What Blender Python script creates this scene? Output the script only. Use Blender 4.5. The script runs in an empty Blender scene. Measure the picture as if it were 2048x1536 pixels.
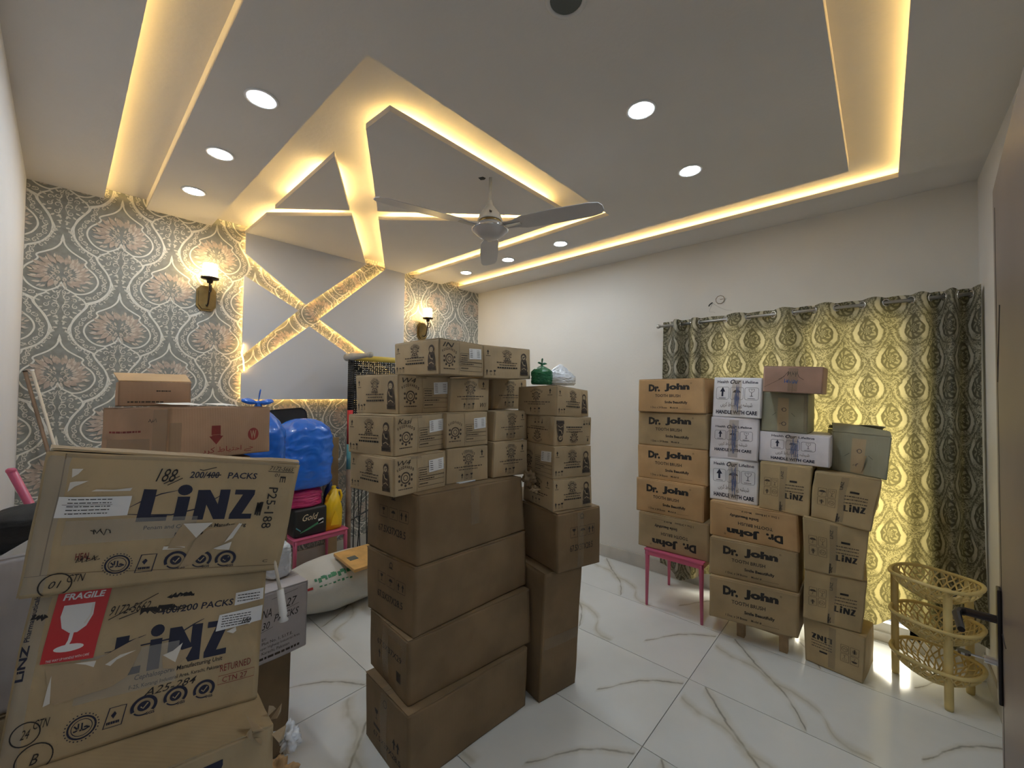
# Storage room with stacked cartons, coved ceiling and papered wall: built entirely in code.
import bpy, bmesh, math, random, bisect
import numpy as np
from math import sin, cos, pi, radians as rad, sqrt, atan2, hypot
from mathutils import Vector, Matrix, noise
DAY_W, HALL_W = 70, 37
LED_S, LEDW_S, DOWN_S, SCON_S = 175, 30, 190, 40
random.seed(7)
S = bpy.context.scene
COL = S.collection

# ------------------------------------------------------------------ camera
CAMZ = 1.56
FPX = 816.687
YAW, PITCH, ROLL = 0.737254972, 0.0232779769, 0.00944162234
fwd = Vector((cos(YAW)*cos(PITCH), sin(YAW)*cos(PITCH), sin(PITCH)))
rt = Vector((sin(YAW), -cos(YAW), 0)); up = rt.cross(fwd)
rt2 = rt*cos(ROLL)+up*sin(ROLL); up2 = up*cos(ROLL)-rt*sin(ROLL)
cam = bpy.data.cameras.new('camera'); cam.sensor_width = 36; cam.lens = 36*FPX/2048
cam.clip_start = 0.02
co = bpy.data.objects.new('camera', cam); COL.objects.link(co)
M = Matrix((rt2, up2, -fwd)).transposed().to_4x4(); M.translation = (0, 0, CAMZ)
co.matrix_world = M; S.camera = co

# ------------------------------------------------------------------ world, exposure, big lights
w = bpy.data.worlds.new('world'); S.world = w; w.use_nodes = True
w.node_tree.nodes['Background'].inputs[0].default_value = (0.80, 0.88, 1.0, 1)
w.node_tree.nodes['Background'].inputs[1].default_value = 0.55
vs = S.view_settings
vs.view_transform = 'Standard'; vs.look = 'None'; vs.gamma = 1; vs.use_curve_mapping = False
vs.exposure = 0.0
S.cycles.use_denoising = True
S.cycles.max_bounces = 9; S.cycles.diffuse_bounces = 5; S.cycles.transparent_max_bounces = 12
S.cycles.sample_clamp_indirect = 6

def area(name, loc, rot, sx, sy, power, colr):
    l = bpy.data.lights.new(name, 'AREA'); l.shape = 'RECTANGLE'; l.size = sx; l.size_y = sy
    l.energy = power; l.color = colr
    o = bpy.data.objects.new(name, l); COL.objects.link(o); o.location = loc; o.rotation_euler = rot
    return o
# daylight outside the window, and the lit hall behind the doorway the camera stands in
area('daylight', (4.25, 0.12, 0.98), (0, rad(90), 0), 1.3, 0.9, DAY_W, (1.0, 0.93, 0.74))
area('hall_light', (0.30, -1.35, 2.05), (rad(-78), 0, 0), 1.6, 1.1, HALL_W, (0.93, 0.97, 1.0))

# ------------------------------------------------------------------ materials
class NT:
    def __init__(s, name):
        s.m = bpy.data.materials.new(name); s.m.use_nodes = True; s.t = s.m.node_tree
        s.b = s.t.nodes['Principled BSDF']; s.out = s.t.nodes['Material Output']
    def n(s, t, **k):
        x = s.t.nodes.new(t)
        for a, b in k.items(): setattr(x, a, b)
        return x
    def l(s, a, b): s.t.links.new(a, b)
    def v(s, sock, val):
        if isinstance(val, bpy.types.NodeSocket): s.l(val, sock)
        else: sock.default_value = val
    def m_(s, op, a, b=0.0, c=0.0, clamp=False):
        x = s.n('ShaderNodeMath', operation=op); x.use_clamp = clamp
        s.v(x.inputs[0], a); s.v(x.inputs[1], b)
        if op in ('MULTIPLY_ADD', 'SMOOTH_MIN', 'SMOOTH_MAX', 'COMPARE', 'WRAP', 'PINGPONG'): s.v(x.inputs[2], c)
        return x.outputs[0]
    def smooth(s, x, a, b, o0=0.0, o1=1.0):
        r = s.n('ShaderNodeMapRange', interpolation_type='SMOOTHSTEP')
        s.v(r.inputs[0], x); r.inputs[1].default_value = a; r.inputs[2].default_value = b
        r.inputs[3].default_value = o0; r.inputs[4].default_value = o1
        return r.outputs[0]
    def mix(s, f, a, b):
        x = s.n('ShaderNodeMix', data_type='RGBA'); s.v(x.inputs[0], f); s.v(x.inputs[6], a); s.v(x.inputs[7], b)
        return x.outputs[2]
    def noise(s, vec, scale, detail=3, rough=.5, dist=0.0, out=0):
        x = s.n('ShaderNodeTexNoise'); x.inputs['Scale'].default_value = scale; x.inputs['Detail'].default_value = detail
        x.inputs['Roughness'].default_value = rough; x.inputs['Distortion'].default_value = dist
        s.l(vec, x.inputs['Vector']); return x.outputs[out]
    def bump(s, h, strength=.3, dist=.002):
        x = s.n('ShaderNodeBump'); x.inputs['Strength'].default_value = strength; x.inputs['Distance'].default_value = dist
        s.l(h, x.inputs['Height']); s.l(x.outputs[0], s.b.inputs['Normal'])

def c4(c): return (c[0], c[1], c[2], 1)
def plain(name, c, rough=.6, metal=0, var=.06, scale=8, bump=0, coat=0, spec=.5, trans=0):
    g = NT(name); tc = g.n('ShaderNodeTexCoord').outputs['Object']
    f = g.noise(tc, scale, 4)
    a = tuple(max(0, x*(1-var)) for x in c); b = tuple(min(1, x*(1+var)) for x in c)
    g.l(g.mix(g.smooth(f, .3, .7), c4(a), c4(b)), g.b.inputs['Base Color'])
    g.b.inputs['Roughness'].default_value = rough; g.b.inputs['Metallic'].default_value = metal
    g.b.inputs['Specular IOR Level'].default_value = spec
    if coat: g.b.inputs['Coat Weight'].default_value = coat
    if trans: g.b.inputs['Transmission Weight'].default_value = trans
    if bump: g.bump(g.noise(tc, bump, 3), .4, .002)
    return g.m
def emis(name, c, s):
    g = NT(name); e = g.n('ShaderNodeEmission'); e.inputs[0].default_value = c4(c); e.inputs[1].default_value = s
    g.l(e.outputs[0], g.out.inputs[0]); return g.m
def kraft(name, c, stripe=420):
    g = NT(name); tc = g.n('ShaderNodeTexCoord').outputs['Object']
    f1 = g.noise(tc, 5, 3); f2 = g.noise(tc, 160, 2)
    a = tuple(x*.86 for x in c); b = tuple(min(1, x*1.10) for x in c)
    base = g.mix(g.smooth(f1, .3, .7), c4(a), c4(b))
    base = g.mix(g.smooth(f2, .62, .8, 0, .25), base, c4(tuple(x*.62 for x in c)))
    g.l(base, g.b.inputs['Base Color']); g.b.inputs['Roughness'].default_value = .72
    g.b.inputs['Specular IOR Level'].default_value = .3
    sx = g.n('ShaderNodeSeparateXYZ'); g.l(tc, sx.inputs[0])
    wv = g.m_('SINE', g.m_('MULTIPLY', g.m_('ADD', sx.outputs[0], sx.outputs[1]), stripe))
    h = g.m_('ADD', g.m_('MULTIPLY', wv, .25), g.noise(tc, 14, 4))
    g.bump(h, .28, .0015)
    return g.m

MAT = {}
MAT['wall'] = plain('cream_wall_paint', (.70, .68, .64), .75, var=.02, scale=2, bump=60)
MAT['wall_left'] = plain('white_wall_paint', (.74, .73, .73), .75, var=.02, scale=2, bump=60)
MAT['ceil'] = plain('ceiling_paint', (.64, .62, .60), .8, var=.02, scale=2, bump=50)
MAT['panelgrey'] = plain('grey_white_panel_paint', (.60, .61, .64), .6, var=.015, scale=2)
MAT['base'] = plain('grey_skirting_tile', (.52, .50, .46), .25, var=.08, scale=6)
MAT['grout'] = plain('tile_grout', (.10, .095, .09), .8)
MAT['paper'] = plain('damask_paper_ground', (.250, .258, .236), .55, var=.12, scale=30, bump=220)
MAT['pline'] = plain('damask_cream_print', (.76, .74, .67), .42, var=.05, scale=40)
MAT['pscroll'] = plain('damask_scroll_print', (.64, .61, .54), .45, var=.10, scale=60)
MAT['ppeach'] = plain('damask_peach_print', (.47, .385, .32), .5, var=.14, scale=45)
MAT['ppeach2'] = plain('damask_beige_print', (.60, .53, .45), .5, var=.12, scale=45)
MAT['led'] = emis('warm_led_tape', (1.0, .645, .21), LED_S)
MAT['led2'] = emis('border_led_tape', (1.0, .645, .21), LED_S*.36)
MAT['ledwall'] = emis('amber_led_tape', (1.0, .60, .18), LEDW_S)
MAT['down'] = emis('cool_downlight_panel', (.80, .91, 1.0), DOWN_S)
MAT['downoff'] = plain('unlit_lamp_lens', (.10, .11, .10), .4)
MAT['white'] = plain('white_enamel', (.80, .80, .79), .3, var=.01)
MAT['fanwhite'] = plain('fan_ivory_enamel', (.62, .59, .52), .25, var=.03, coat=.4)
MAT['fangrey'] = plain('fan_blade_paint', (.42, .41, .42), .35, var=.03)
MAT['black'] = plain('black_plastic', (.012, .012, .012), .5, var=.2)
MAT['blackcloth'] = plain('black_fabric', (.02, .02, .021), .85, var=.2, bump=300)
MAT['brass'] = plain('aged_brass', (.24, .17, .07), .35, metal=.9, var=.2)
MAT['iron'] = plain('dark_bronze', (.045, .028, .018), .4, metal=.6, var=.2)
MAT['chrome'] = plain('chrome', (.75, .75, .76), .15, metal=1, var=.03)
MAT['steel'] = plain('brushed_steel', (.42, .42, .41), .35, metal=.9, var=.05)
MAT['darkmetal'] = plain('dark_handle_metal', (.05, .045, .045), .3, metal=.8, var=.1)
MAT['glow'] = emis('sconce_glass_glow', (1.0, .67, .25), SCON_S)
MAT['doorbrown'] = plain('brown_door_laminate', (.15, .115, .10), .42, var=.10, scale=3)
MAT['groove'] = plain('door_groove', (.03, .02, .018), .7)
MAT['pink'] = plain('pink_painted_metal', (.56, .105, .20), .4, var=.05, coat=.2)
MAT['pinkbag'] = plain('pink_plastic_bag', (.52, .03, .15), .3, var=.12, scale=12)
MAT['blue'] = plain('blue_plastic_film', (.012, .13, .62), .25, var=.10, scale=6, bump=30, coat=.3)
MAT['darkblue'] = plain('navy_plastic', (.012, .035, .14), .35, var=.1)
MAT['yellow'] = plain('yellow_plastic', (.83, .52, .012), .3, var=.05)
MAT['green'] = plain('green_plastic_bag', (.006, .11, .045), .3, var=.2)
MAT['whitebag'] = plain('white_plastic_bag', (.70, .74, .80), .22, var=.06, bump=26, coat=.4)
MAT['sack'] = plain('white_woven_sack', (.60, .585, .53), .55, var=.05, scale=5, bump=180)
MAT['pgreen'] = plain('green_sack_print', (.05, .22, .11), .6)
MAT['pred'] = plain('red_print', (.42, .03, .03), .6)
MAT['bamboo'] = plain('light_bamboo', (.62, .36, .12), .4, var=.15, scale=10)
MAT['wood'] = plain('pale_pallet_wood', (.36, .24, .13), .7, var=.2, scale=12)
MAT['board'] = plain('tan_board', (.44, .31, .16), .7, var=.08)
MAT['stick'] = plain('brown_stick_wood', (.22, .15, .10), .6, var=.2)
MAT['stickw'] = plain('cream_stick', (.62, .56, .46), .5, var=.05)
MAT['basket'] = plain('yellow_ochre_plastic', (.66, .52, .22), .4, var=.08)
MAT['red'] = plain('red_woven_tape', (.42, .012, .015), .6, var=.1, bump=200)
MAT['teal'] = plain('teal_painted_wood', (.10, .30, .32), .5, var=.1)
MAT['gold'] = plain('gold_wrapped_rail', (.55, .42, .08), .5, var=.1)
MAT['netw'] = plain('pale_net_cord', (.70, .60, .40), .6)
MAT['legmetal'] = plain('grey_turned_leg_paint', (.36, .36, .34), .45, var=.06)
# cardboard colours
MAT['k_dark'] = kraft('dark_kraft', (.215, .150, .085))
MAT['k_mid'] = kraft('mid_kraft', (.415, .325, .205))
MAT['k_linz'] = kraft('grey_kraft', (.44, .345, .21))
MAT['k_or'] = kraft('orange_kraft', (.50, .325, .165))
MAT['k_or2'] = kraft('olive_kraft', (.38, .285, .165))
MAT['k_red'] = kraft('reddish_kraft', (.39, .255, .17))
MAT['k_white'] = kraft('white_board', (.80, .79, .82))
MAT['k_lilac'] = kraft('greyish_white_board', (.50, .47, .48))
MAT['k_white2'] = kraft('lilac_white_board', (.70, .67, .71))
MAT['k_l'] = kraft('yellowish_kraft', (.45, .345, .195))
MAT['k_green'] = kraft('grey_green_board', (.30, .295, .215))
MAT['k_pink'] = kraft('dusty_pink_board', (.46, .30, .24))
MAT['ink'] = plain('black_ink', (.020, .017, .016), .7, var=.2)
MAT['inksoft'] = plain('soft_brown_ink', (.062, .045, .033), .7, var=.3, scale=60)
MAT['navy'] = plain('navy_ink', (.009, .011, .034), .6, var=.15)
MAT['bluepen'] = plain('blue_pen', (.03, .12, .42), .6)
MAT['redink'] = plain('dark_red_ink', (.20, .018, .015), .6, var=.2)
MAT['redlabel'] = plain('red_paper_label', (.50, .018, .022), .4, var=.05)
MAT['label'] = plain('white_paper_label', (.74, .75, .76), .5, var=.02)
MAT['torn'] = plain('torn_white_paper', (.68, .66, .61), .7, var=.05)
MAT['tornkraft'] = kraft('torn_inner_kraft', (.40, .31, .20))
g = NT('packing_tape'); tcs = g.n('ShaderNodeTexCoord').outputs['Object']
g.b.inputs['Base Color'].default_value = (.40, .31, .20, 1); g.b.inputs['Roughness'].default_value = .28
g.b.inputs['Alpha'].default_value = .32; g.bump(g.noise(tcs, 40, 3), .5, .002); MAT['tape'] = g.m
g = NT('clear_film'); tcs = g.n('ShaderNodeTexCoord').outputs['Object']
g.b.inputs['Base Color'].default_value = (.55, .52, .48, 1); g.b.inputs['Roughness'].default_value = .15
g.b.inputs['Alpha'].default_value = .30; g.bump(g.noise(tcs, 35, 3), .8, .004); MAT['film'] = g.m

# marble tiles: the same printed veining on every tile, in the tile's own coordinates
def marble():
    g = NT('white_marble_tile'); tc = g.n('ShaderNodeTexCoord').outputs['Object']
    sp = g.n('ShaderNodeSeparateXYZ'); g.l(tc, sp.inputs[0]); x, y = sp.outputs[0], sp.outputs[1]
    wob = g.m_('MULTIPLY', g.m_('SUBTRACT', g.noise(tc, 14, 4), .5), .035)
    xw = g.m_('ADD', x, wob)
    colr = g.mix(g.smooth(g.noise(tc, 2.3, 4), .3, .75), (.74, .755, .745, 1), (.66, .68, .675, 1))
    def vein(pts, width, strength, c, fade=.03):
        nonlocal colr
        pts = sorted((py, px) for px, py in pts); y0, y1 = pts[0][0], pts[-1][0]
        fc = g.n('ShaderNodeFloatCurve'); cm = fc.mapping; cu = cm.curves[0]
        P = [((py-y0)/(y1-y0), px/.6) for py, px in pts]
        cu.points[0].location = P[0]; cu.points[1].location = P[-1]
        for q in P[1:-1]: cu.points.new(q[0], q[1])
        cm.update()
        t = g.m_('DIVIDE', g.m_('SUBTRACT', y, y0), y1-y0)
        g.l(t, fc.inputs['Value'])
        fx = g.m_('MULTIPLY', fc.outputs[0], .6)
        sl = abs((pts[-1][1]-pts[0][1])/(y1-y0)); k = 1/sqrt(1+sl*sl)
        d = g.m_('MULTIPLY', g.m_('ABSOLUTE', g.m_('SUBTRACT', xw, fx)), k)
        m = g.smooth(d, 0, width, strength, 0)
        m = g.m_('MULTIPLY', m, g.m_('MULTIPLY', g.smooth(t, 0, fade), g.smooth(t, 1-fade, 1, 1, 0)))
        m = g.m_('MULTIPLY', m, g.smooth(g.noise(tc, 9, 2), .25, .55, .35, 1))
        colr = g.mix(m, colr, c)
    V1 = [(.17, .335), (.214, .30), (.301, .25), (.401, .18), (.475, .092), (.53, .005)]
    V2 = [(.587, 1.165), (.481, 1.075), (.357, .965), (.28, .885), (.197, .815), (.068, .745), (.009, .714)]
    V3 = [(.437, 1.24), (.378, 1.143), (.365, 1.02), (.30, .92), (.255, .768), (.191, .683), (.05, .60), (.03, .475)]
    V4 = [(.575, .36), (.562, .26), (.575, .12)]
    grey = (.27, .26, .23, 1); gold = (.46, .41, .28, 1)
    vein(V1, .030, .35, gold); vein(V1, .008, .85, grey)
    vein(V2, .045, .35, gold); vein(V2, .009, .95, grey)
    vein(V3, .050, .40, gold); vein(V3, .012, .45, (.40, .39, .33, 1))
    g.l(colr, g.b.inputs['Base Color']); g.b.inputs['Roughness'].default_value = .14
    g.b.inputs['Specular IOR Level'].default_value = .5
    return g.m
MAT['marble'] = marble()

# curtain cloth: ogee medallions in cloth coordinates (UV in metres)
def curtain_mat():
    g = NT('damask_curtain_cloth'); uv = g.n('ShaderNodeUVMap').outputs[0]
    dn = g.noise(uv, 26, 3, .5, 0, 1); vs_ = g.n('ShaderNodeVectorMath', operation='SUBTRACT'); g.l(dn, vs_.inputs[0]); vs_.inputs[1].default_value = (.5, .5, .5)
    vm = g.n('ShaderNodeVectorMath', operation='SCALE'); g.l(vs_.outputs[0], vm.inputs[0]); vm.inputs['Scale'].default_value = .020
    va = g.n('ShaderNodeVectorMath', operation='ADD'); g.l(uv, va.inputs[0]); g.l(vm.outputs[0], va.inputs[1])
    sp = g.n('ShaderNodeSeparateXYZ'); g.l(va.outputs[0], sp.inputs[0]); x, y = sp.outputs[0], sp.outputs[1]
    PX, PY = .25, .36
    def fold(v, p, off):
        q = g.m_('DIVIDE', g.m_('ADD', v, off), p); q = g.m_('SUBTRACT', g.m_('FRACT', q), .5)
        return g.m_('MULTIPLY', q, p)
    rs = []; an = []
    for ox, oy in ((0, 0), (PX/2, PY/2)):
        a = fold(x, PX, ox); b = fold(y, PY, oy)
        b2 = g.m_('MULTIPLY', b, g.m_('ADD', .74, g.m_('MULTIPLY', b, -1.2)))
        r = g.m_('SQRT', g.m_('ADD', g.m_('MULTIPLY', a, a), g.m_('MULTIPLY', b2, b2)))
        # pointed crown: narrow the upper half towards the axis
        r = g.m_('ADD', r, g.m_('MULTIPLY', g.m_('MAXIMUM', b, 0), g.m_('MULTIPLY', g.m_('ABSOLUTE', a), 5.5)))
        rs.append(r); an.append((a, b))
    near = g.m_('LESS_THAN', rs[0], rs[1])
    r = g.m_('MINIMUM', rs[0], rs[1])
    rmax = g.m_('MAXIMUM', rs[0], rs[1])
    def pick(i):
        return g.m_('ADD', g.m_('MULTIPLY', near, an[0][i]), g.m_('MULTIPLY', g.m_('SUBTRACT', 1, near), an[1][i]))
    a, b = pick(0), pick(1)
    th = g.m_('ARCTAN2', b, a)
    ring = lambda v, c, wd: g.smooth(g.m_('ABSOLUTE', g.m_('SUBTRACT', v, c)), wd*.5, wd, 1, 0)
    dark, lite, mid = (.060, .062, .046, 1), (.43, .42, .35, 1), (.195, .195, .15, 1)
    swirl = g.m_('SINE', g.m_('MULTIPLY', g.noise(uv, 20, 2, .5, 2.4), 30))
    base = g.mix(g.smooth(swirl, .0, .6, 0, .75), mid, lite)
    base = g.mix(g.smooth(swirl, -.1, -.7, 0, .8), base, dark)
    side = g.smooth(g.m_('ABSOLUTE', g.m_('COSINE', th)), .35, .85)
    # leafy heart: a fan of ribs, denser towards the top, on a dark ground
    ribs = g.m_('SINE', g.m_('ADD', g.m_('MULTIPLY', g.m_('ABSOLUTE', g.m_('SUBTRACT', g.m_('ABSOLUTE', th), .5)), 9), g.m_('MULTIPLY', r, 160)))
    heart = g.mix(g.smooth(ribs, -.2, .5), (.075, .076, .055, 1), (.30, .295, .235, 1))
    base = g.mix(g.m_('MULTIPLY', ring(r, .070, .017), side), base, (.56, .55, .48, 1))
    base = g.mix(g.smooth(r, .047, .052, 1, 0), base, heart)
    base = g.mix(ring(r, .052, .007), base, dark)
    base = g.mix(ring(r, .024, .004), base, dark)
    base = g.mix(g.m_('MULTIPLY', ring(r, .090, .006), .7), base, dark)
    base = g.mix(g.m_('MULTIPLY', ring(g.m_('SUBTRACT', rmax, r), 0, .009), .7), base, lite)
    g.l(base, g.b.inputs['Base Color']); g.b.inputs['Roughness'].default_value = .55
    g.b.inputs['Sheen Weight'].default_value = .1
    tr = g.n('ShaderNodeBsdfTranslucent')
    tcol = g.n('ShaderNodeMix', data_type='RGBA', blend_type='MULTIPLY'); tcol.inputs[0].default_value = 1
    g.l(g.mix(.28, base, (.42, .40, .32, 1)), tcol.inputs[6]); tcol.inputs[7].default_value = (1.0, .86, .40, 1); g.l(tcol.outputs[2], tr.inputs[0])
    mx = g.n('ShaderNodeMixShader'); mx.inputs[0].default_value = .34
    g.l(g.b.outputs[0], mx.inputs[1]); g.l(tr.outputs[0], mx.inputs[2]); g.l(mx.outputs[0], g.out.inputs[0])
    return g.m
MAT['curtain'] = curtain_mat()
g = NT('window_glass'); g.b.inputs['Transmission Weight'].default_value = 1; g.b.inputs['Roughness'].default_value = .02
g.b.inputs['Base Color'].default_value = (.9, .95, .92, 1); MAT['glass'] = g.m
g = NT('amber_shade_glass'); g.b.inputs['Base Color'].default_value = (1, .85, .55, 1); g.b.inputs['Roughness'].default_value = .3; MAT['shade'] = g.m

# ------------------------------------------------------------------ object helpers
def link(name, me, mats, parent=None, smooth=False, loc=None):
    o = bpy.data.objects.new(name, me); COL.objects.link(o)
    for m in (mats if isinstance(mats, (list, tuple)) else [mats]): me.materials.append(MAT[m] if isinstance(m, str) else m)
    if smooth: me.polygons.foreach_set('use_smooth', [True]*len(me.polygons))
    if parent: o.parent = parent
    if loc: o.location = loc
    return o
def ob(name, bm, mats, parent=None, smooth=False, auto=False):
    me = bpy.data.meshes.new(name); bmesh.ops.recalc_face_normals(bm, faces=bm.faces); bm.to_mesh(me); bm.free()
    return link(name, me, mats, parent, smooth)
def pyd(name, v, f, mats, parent=None, smooth=False, mi=None):
    me = bpy.data.meshes.new(name); me.from_pydata([tuple(p) for p in v], [], f)
    if mi is not None: me.polygons.foreach_set('material_index', mi)
    me.update(); return link(name, me, mats, parent, smooth)
def tag(o, label, cat, group=None, kind=None):
    if label: o['label'] = label
    if cat: o['category'] = cat
    if group: o['group'] = group
    if kind: o['kind'] = kind
    return o
def root(name, loc, label, cat, group=None, rz=0):
    o = bpy.data.objects.new(name, None); COL.objects.link(o); o.location = loc; o.rotation_euler = (0, 0, rz)
    o.empty_display_size = .1
    return tag(o, label, cat, group)
def wroot(name, loc, label, cat, group=None):
    # an empty whose children are given in world coordinates
    return root(name, loc, label, cat, group)
def attach(o, r):
    o.parent = r; o.matrix_parent_inverse = Matrix.Translation(-Vector(r.location)); return o
def struct(o): o['kind'] = 'structure'; return o
def box(bm, x0, x1, y0, y1, z0, z1, bev=0):
    g = bmesh.ops.create_cube(bm, size=1)['verts']
    for v in g: v.co = Vector(((x0+x1)/2+v.co.x*(x1-x0), (y0+y1)/2+v.co.y*(y1-y0), (z0+z1)/2+v.co.z*(z1-z0)))
    if bev:
        es = list({e for v in g for e in v.link_edges}); bmesh.ops.bevel(bm, geom=es, offset=bev, segments=2, affect='EDGES', profile=.6)
    return bm
def nbox(*a, bev=0): return box(bmesh.new(), *a, bev=bev)
def tube(bm, pts, r, n=8, cap=True):
    pts = [Vector(p) for p in pts]; rr = r if isinstance(r, (list, tuple)) else [r]*len(pts)
    rings = []; ref = None
    for i, p in enumerate(pts):
        t = (pts[min(i+1, len(pts)-1)]-pts[max(i-1, 0)]).normalized()
        if ref is None: ref = Vector((0, 0, 1)) if abs(t.z) < .9 else Vector((1, 0, 0))
        a = (ref-t*ref.dot(t)).normalized(); ref = a; b = t.cross(a)
        rings.append([bm.verts.new(p+(a*cos(2*pi*k/n)+b*sin(2*pi*k/n))*rr[i]) for k in range(n)])
    for A, B in zip(rings, rings[1:]):
        for k in range(n): bm.faces.new((A[k], A[(k+1) % n], B[(k+1) % n], B[k]))
    if cap: bm.faces.new(rings[0][::-1]); bm.faces.new(rings[-1])
    return bm
def ntube(*a, **k): return tube(bmesh.new(), *a, **k)
def lathe(bm, prof, c=(0, 0, 0), n=28, sx=1, sy=1):
    rings = []
    for r, z in prof:
        rings.append([bm.verts.new((c[0]+r*sx*cos(2*pi*k/n), c[1]+r*sy*sin(2*pi*k/n), c[2]+z)) for k in range(n)] if r > 1e-5 else [bm.verts.new((c[0], c[1], c[2]+z))])
    for A, B in zip(rings, rings[1:]):
        for k in range(n):
            if len(A) == 1 and len(B) == 1: continue
            if len(A) == 1: bm.faces.new((A[0], B[k], B[(k+1) % n]))
            elif len(B) == 1: bm.faces.new((A[k], A[(k+1) % n], B[0]))
            else: bm.faces.new((A[k], A[(k+1) % n], B[(k+1) % n], B[k]))
    return bm
def prism(bm, poly, a0, a1, axis='z'):
    def P(p, t): return {'z': (p[0], p[1], t), 'y': (p[0], t, p[1]), 'x': (t, p[0], p[1])}[axis]
    A = [bm.verts.new(P(p, a0)) for p in poly]; B = [bm.verts.new(P(p, a1)) for p in poly]
    bm.faces.new(A[::-1]); bm.faces.new(B)
    n = len(poly)
    for i in range(n): bm.faces.new((A[i], A[(i+1) % n], B[(i+1) % n], B[i]))
    return bm
def arc(cx, cy, r, a0, a1, n): return [(cx+r*cos(a0+(a1-a0)*i/n), cy+r*sin(a0+(a1-a0)*i/n)) for i in range(n+1)]
# ================================================================== THE ROOM
XL, XR, YF, YB = -.175, 3.556, -.42, 3.826
ZL, ZU = 2.832, 2.900            # lowered soffits, recess
PY0 = 3.776                      # front of the grey wall panels
fl = struct(ob('floor', nbox(XL-.1, XR+.1, YF-2.2, YB+.1, -.12, -.010), 'grout'))
# floor tiles, one object each; the origin stays at the tile's own corner so the print repeats
TX, TY = .587, 1.245; tile_me = None
for i in range(-4, 4):
    for j in range(-3, 4):
        ox, oy = 1.7675+i*TX, .803+j*TY
        x0, x1 = max(ox, XL)-ox, min(ox+TX, XR)-ox; y0, y1 = max(oy, YF-2.1)-oy, min(oy+TY, YB)-oy
        if x1-x0 < .01 or y1-y0 < .01: continue
        full = x1-x0 > TX-.001 and y1-y0 > TY-.001
        if full and tile_me: o = bpy.data.objects.new('floor_tile', tile_me); COL.objects.link(o)
        else:
            o = ob('floor_tile', nbox(x0+.0018, x1-.0018, y0+.0018, y1-.0018, -.010, 0), 'marble')
            if full: tile_me = o.data
        o.location = (ox, oy, 0); o.parent = fl

def wall(name, *a, m='wall'): return struct(ob(name, nbox(*a), m))
wall_left = wall('wall_left', XL-.12, XL, YF-2.2, YB+.12, -.1, 3.05, m='wall_left')
wall_back = wall('wall_back', XL, XR, YB, YB+.12, -.1, 3.05, m='paper')
# right wall with a window opening behind the curtain
WY0, WY1, WZ0, WZ1 = -.16, 1.03, .05, 2.02
bm = bmesh.new()
box(bm, XR, XR+.14, WY1, YB+.12, -.1, 3.05); box(bm, XR, XR+.14, YF-.12, WY0, -.1, 3.05)
box(bm, XR, XR+.14, WY0, WY1, WZ1, 3.05); box(bm, XR, XR+.14, WY0, WY1, -.1, WZ0)
wall_right = struct(ob('wall_right', bm, 'wall'))
# front wall beside the doorway the photographer stands in
bm = bmesh.new(); box(bm, .78, XR, YF-.14, YF, -.1, 3.05); box(bm, XL, .78, YF-.14, YF, 2.14, 3.05)
wall_front = struct(ob('wall_front', bm, 'wall_left'))
struct(ob('trim_1', nbox(.76, .83, YF, -.17, 0, 2.12, bev=.003), 'doorbrown'))
bm = bmesh.new(); box(bm, XL, XL+.02, YF-2.2, YF-.14, 0, 2.9)
# skirting
def skirt(name, *a): struct(ob(name, nbox(*a, bev=.003), 'base'))
skirt('baseboard_right', XR-.014, XR, WY1-.02, YB, 0, .115)
skirt('baseboard_back', XL, XR, YB-.014, YB, 0, .155)
skirt('baseboard_left', XL, XL+.012, YF, YB, 0, .115)
skirt('baseboard_front', .83, XR, YF, YF+.012, 0, .115)

# ---------------------------------------------------------------- ceiling
ceil = struct(ob('ceiling', nbox(XL, XR, YF-.14, YB, ZU, ZU+.12), 'ceil'))
TH = .028
def slab(name, poly, z0=ZL, z1=None):
    o = ob(name, prism(bmesh.new(), poly, z0, (ZL+TH) if z1 is None else z1), 'ceil', ceil); return o
def led(poly, closed=False, m='led', z=ZL+TH, h=.007, w=.006):
    # a thin LED tape lying on top of a dropped panel, a little back from its edge
    bm = bmesh.new(); pts = poly+[poly[0]] if closed else poly
    for a, b in zip(pts, pts[1:]):
        d = Vector((b[0]-a[0], b[1]-a[1], 0)); L = d.length; d.normalize(); nrm = Vector((-d.y, d.x, 0))*w/2
        p = [Vector((a[0], a[1], 0))+nrm, Vector((a[0], a[1], 0))-nrm, Vector((b[0], b[1], 0))-nrm, Vector((b[0], b[1], 0))+nrm]
        prism(bm, [(q.x, q.y) for q in p], z, z+h)
    return bm
def inset(poly, d):
    n = len(poly); A = sum(poly[i][0]*poly[(i+1) % n][1]-poly[(i+1) % n][0]*poly[i][1] for i in range(n)); s = 1 if A > 0 else -1
    L = []
    for i in range(n):
        a, b = Vector(poly[i]), Vector(poly[(i+1) % n]); t = (b-a).normalized(); nn = Vector((-t.y, t.x))*s*d; L.append((a+nn, t))
    out = []
    for i in range(n):
        (p, t), (q, u) = L[i-1], L[i]; c = t.x*u.y-t.y*u.x
        k = ((q-p).x*u.y-(q-p).y*u.x)/c if abs(c) > 1e-6 else 0
        r = p+t*k; out.append((r.x, r.y))
    return out
# border along the left wall, the right wall and the front wall (one strip each)
slab('ceiling_border', [(XL, YF-.1), (.157, YF-.1), (.157, YB), (XL, YB)])
slab('ceiling_border', [(3.222, -.078), (XR, -.078), (XR, YB), (3.222, YB)])
slab('ceiling_border', [(.157, YF-.1), (XR, YF-.1), (XR, -.078), (.157, -.078)])
for P in ([(.095, -.03), (.095, YB-.01)], [(3.285, -.10), (3.285, YB-.01)], [(.19, -.14), (3.25, -.14)]):
    ob('led_tape', led(P), 'led2', ceil)
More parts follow.
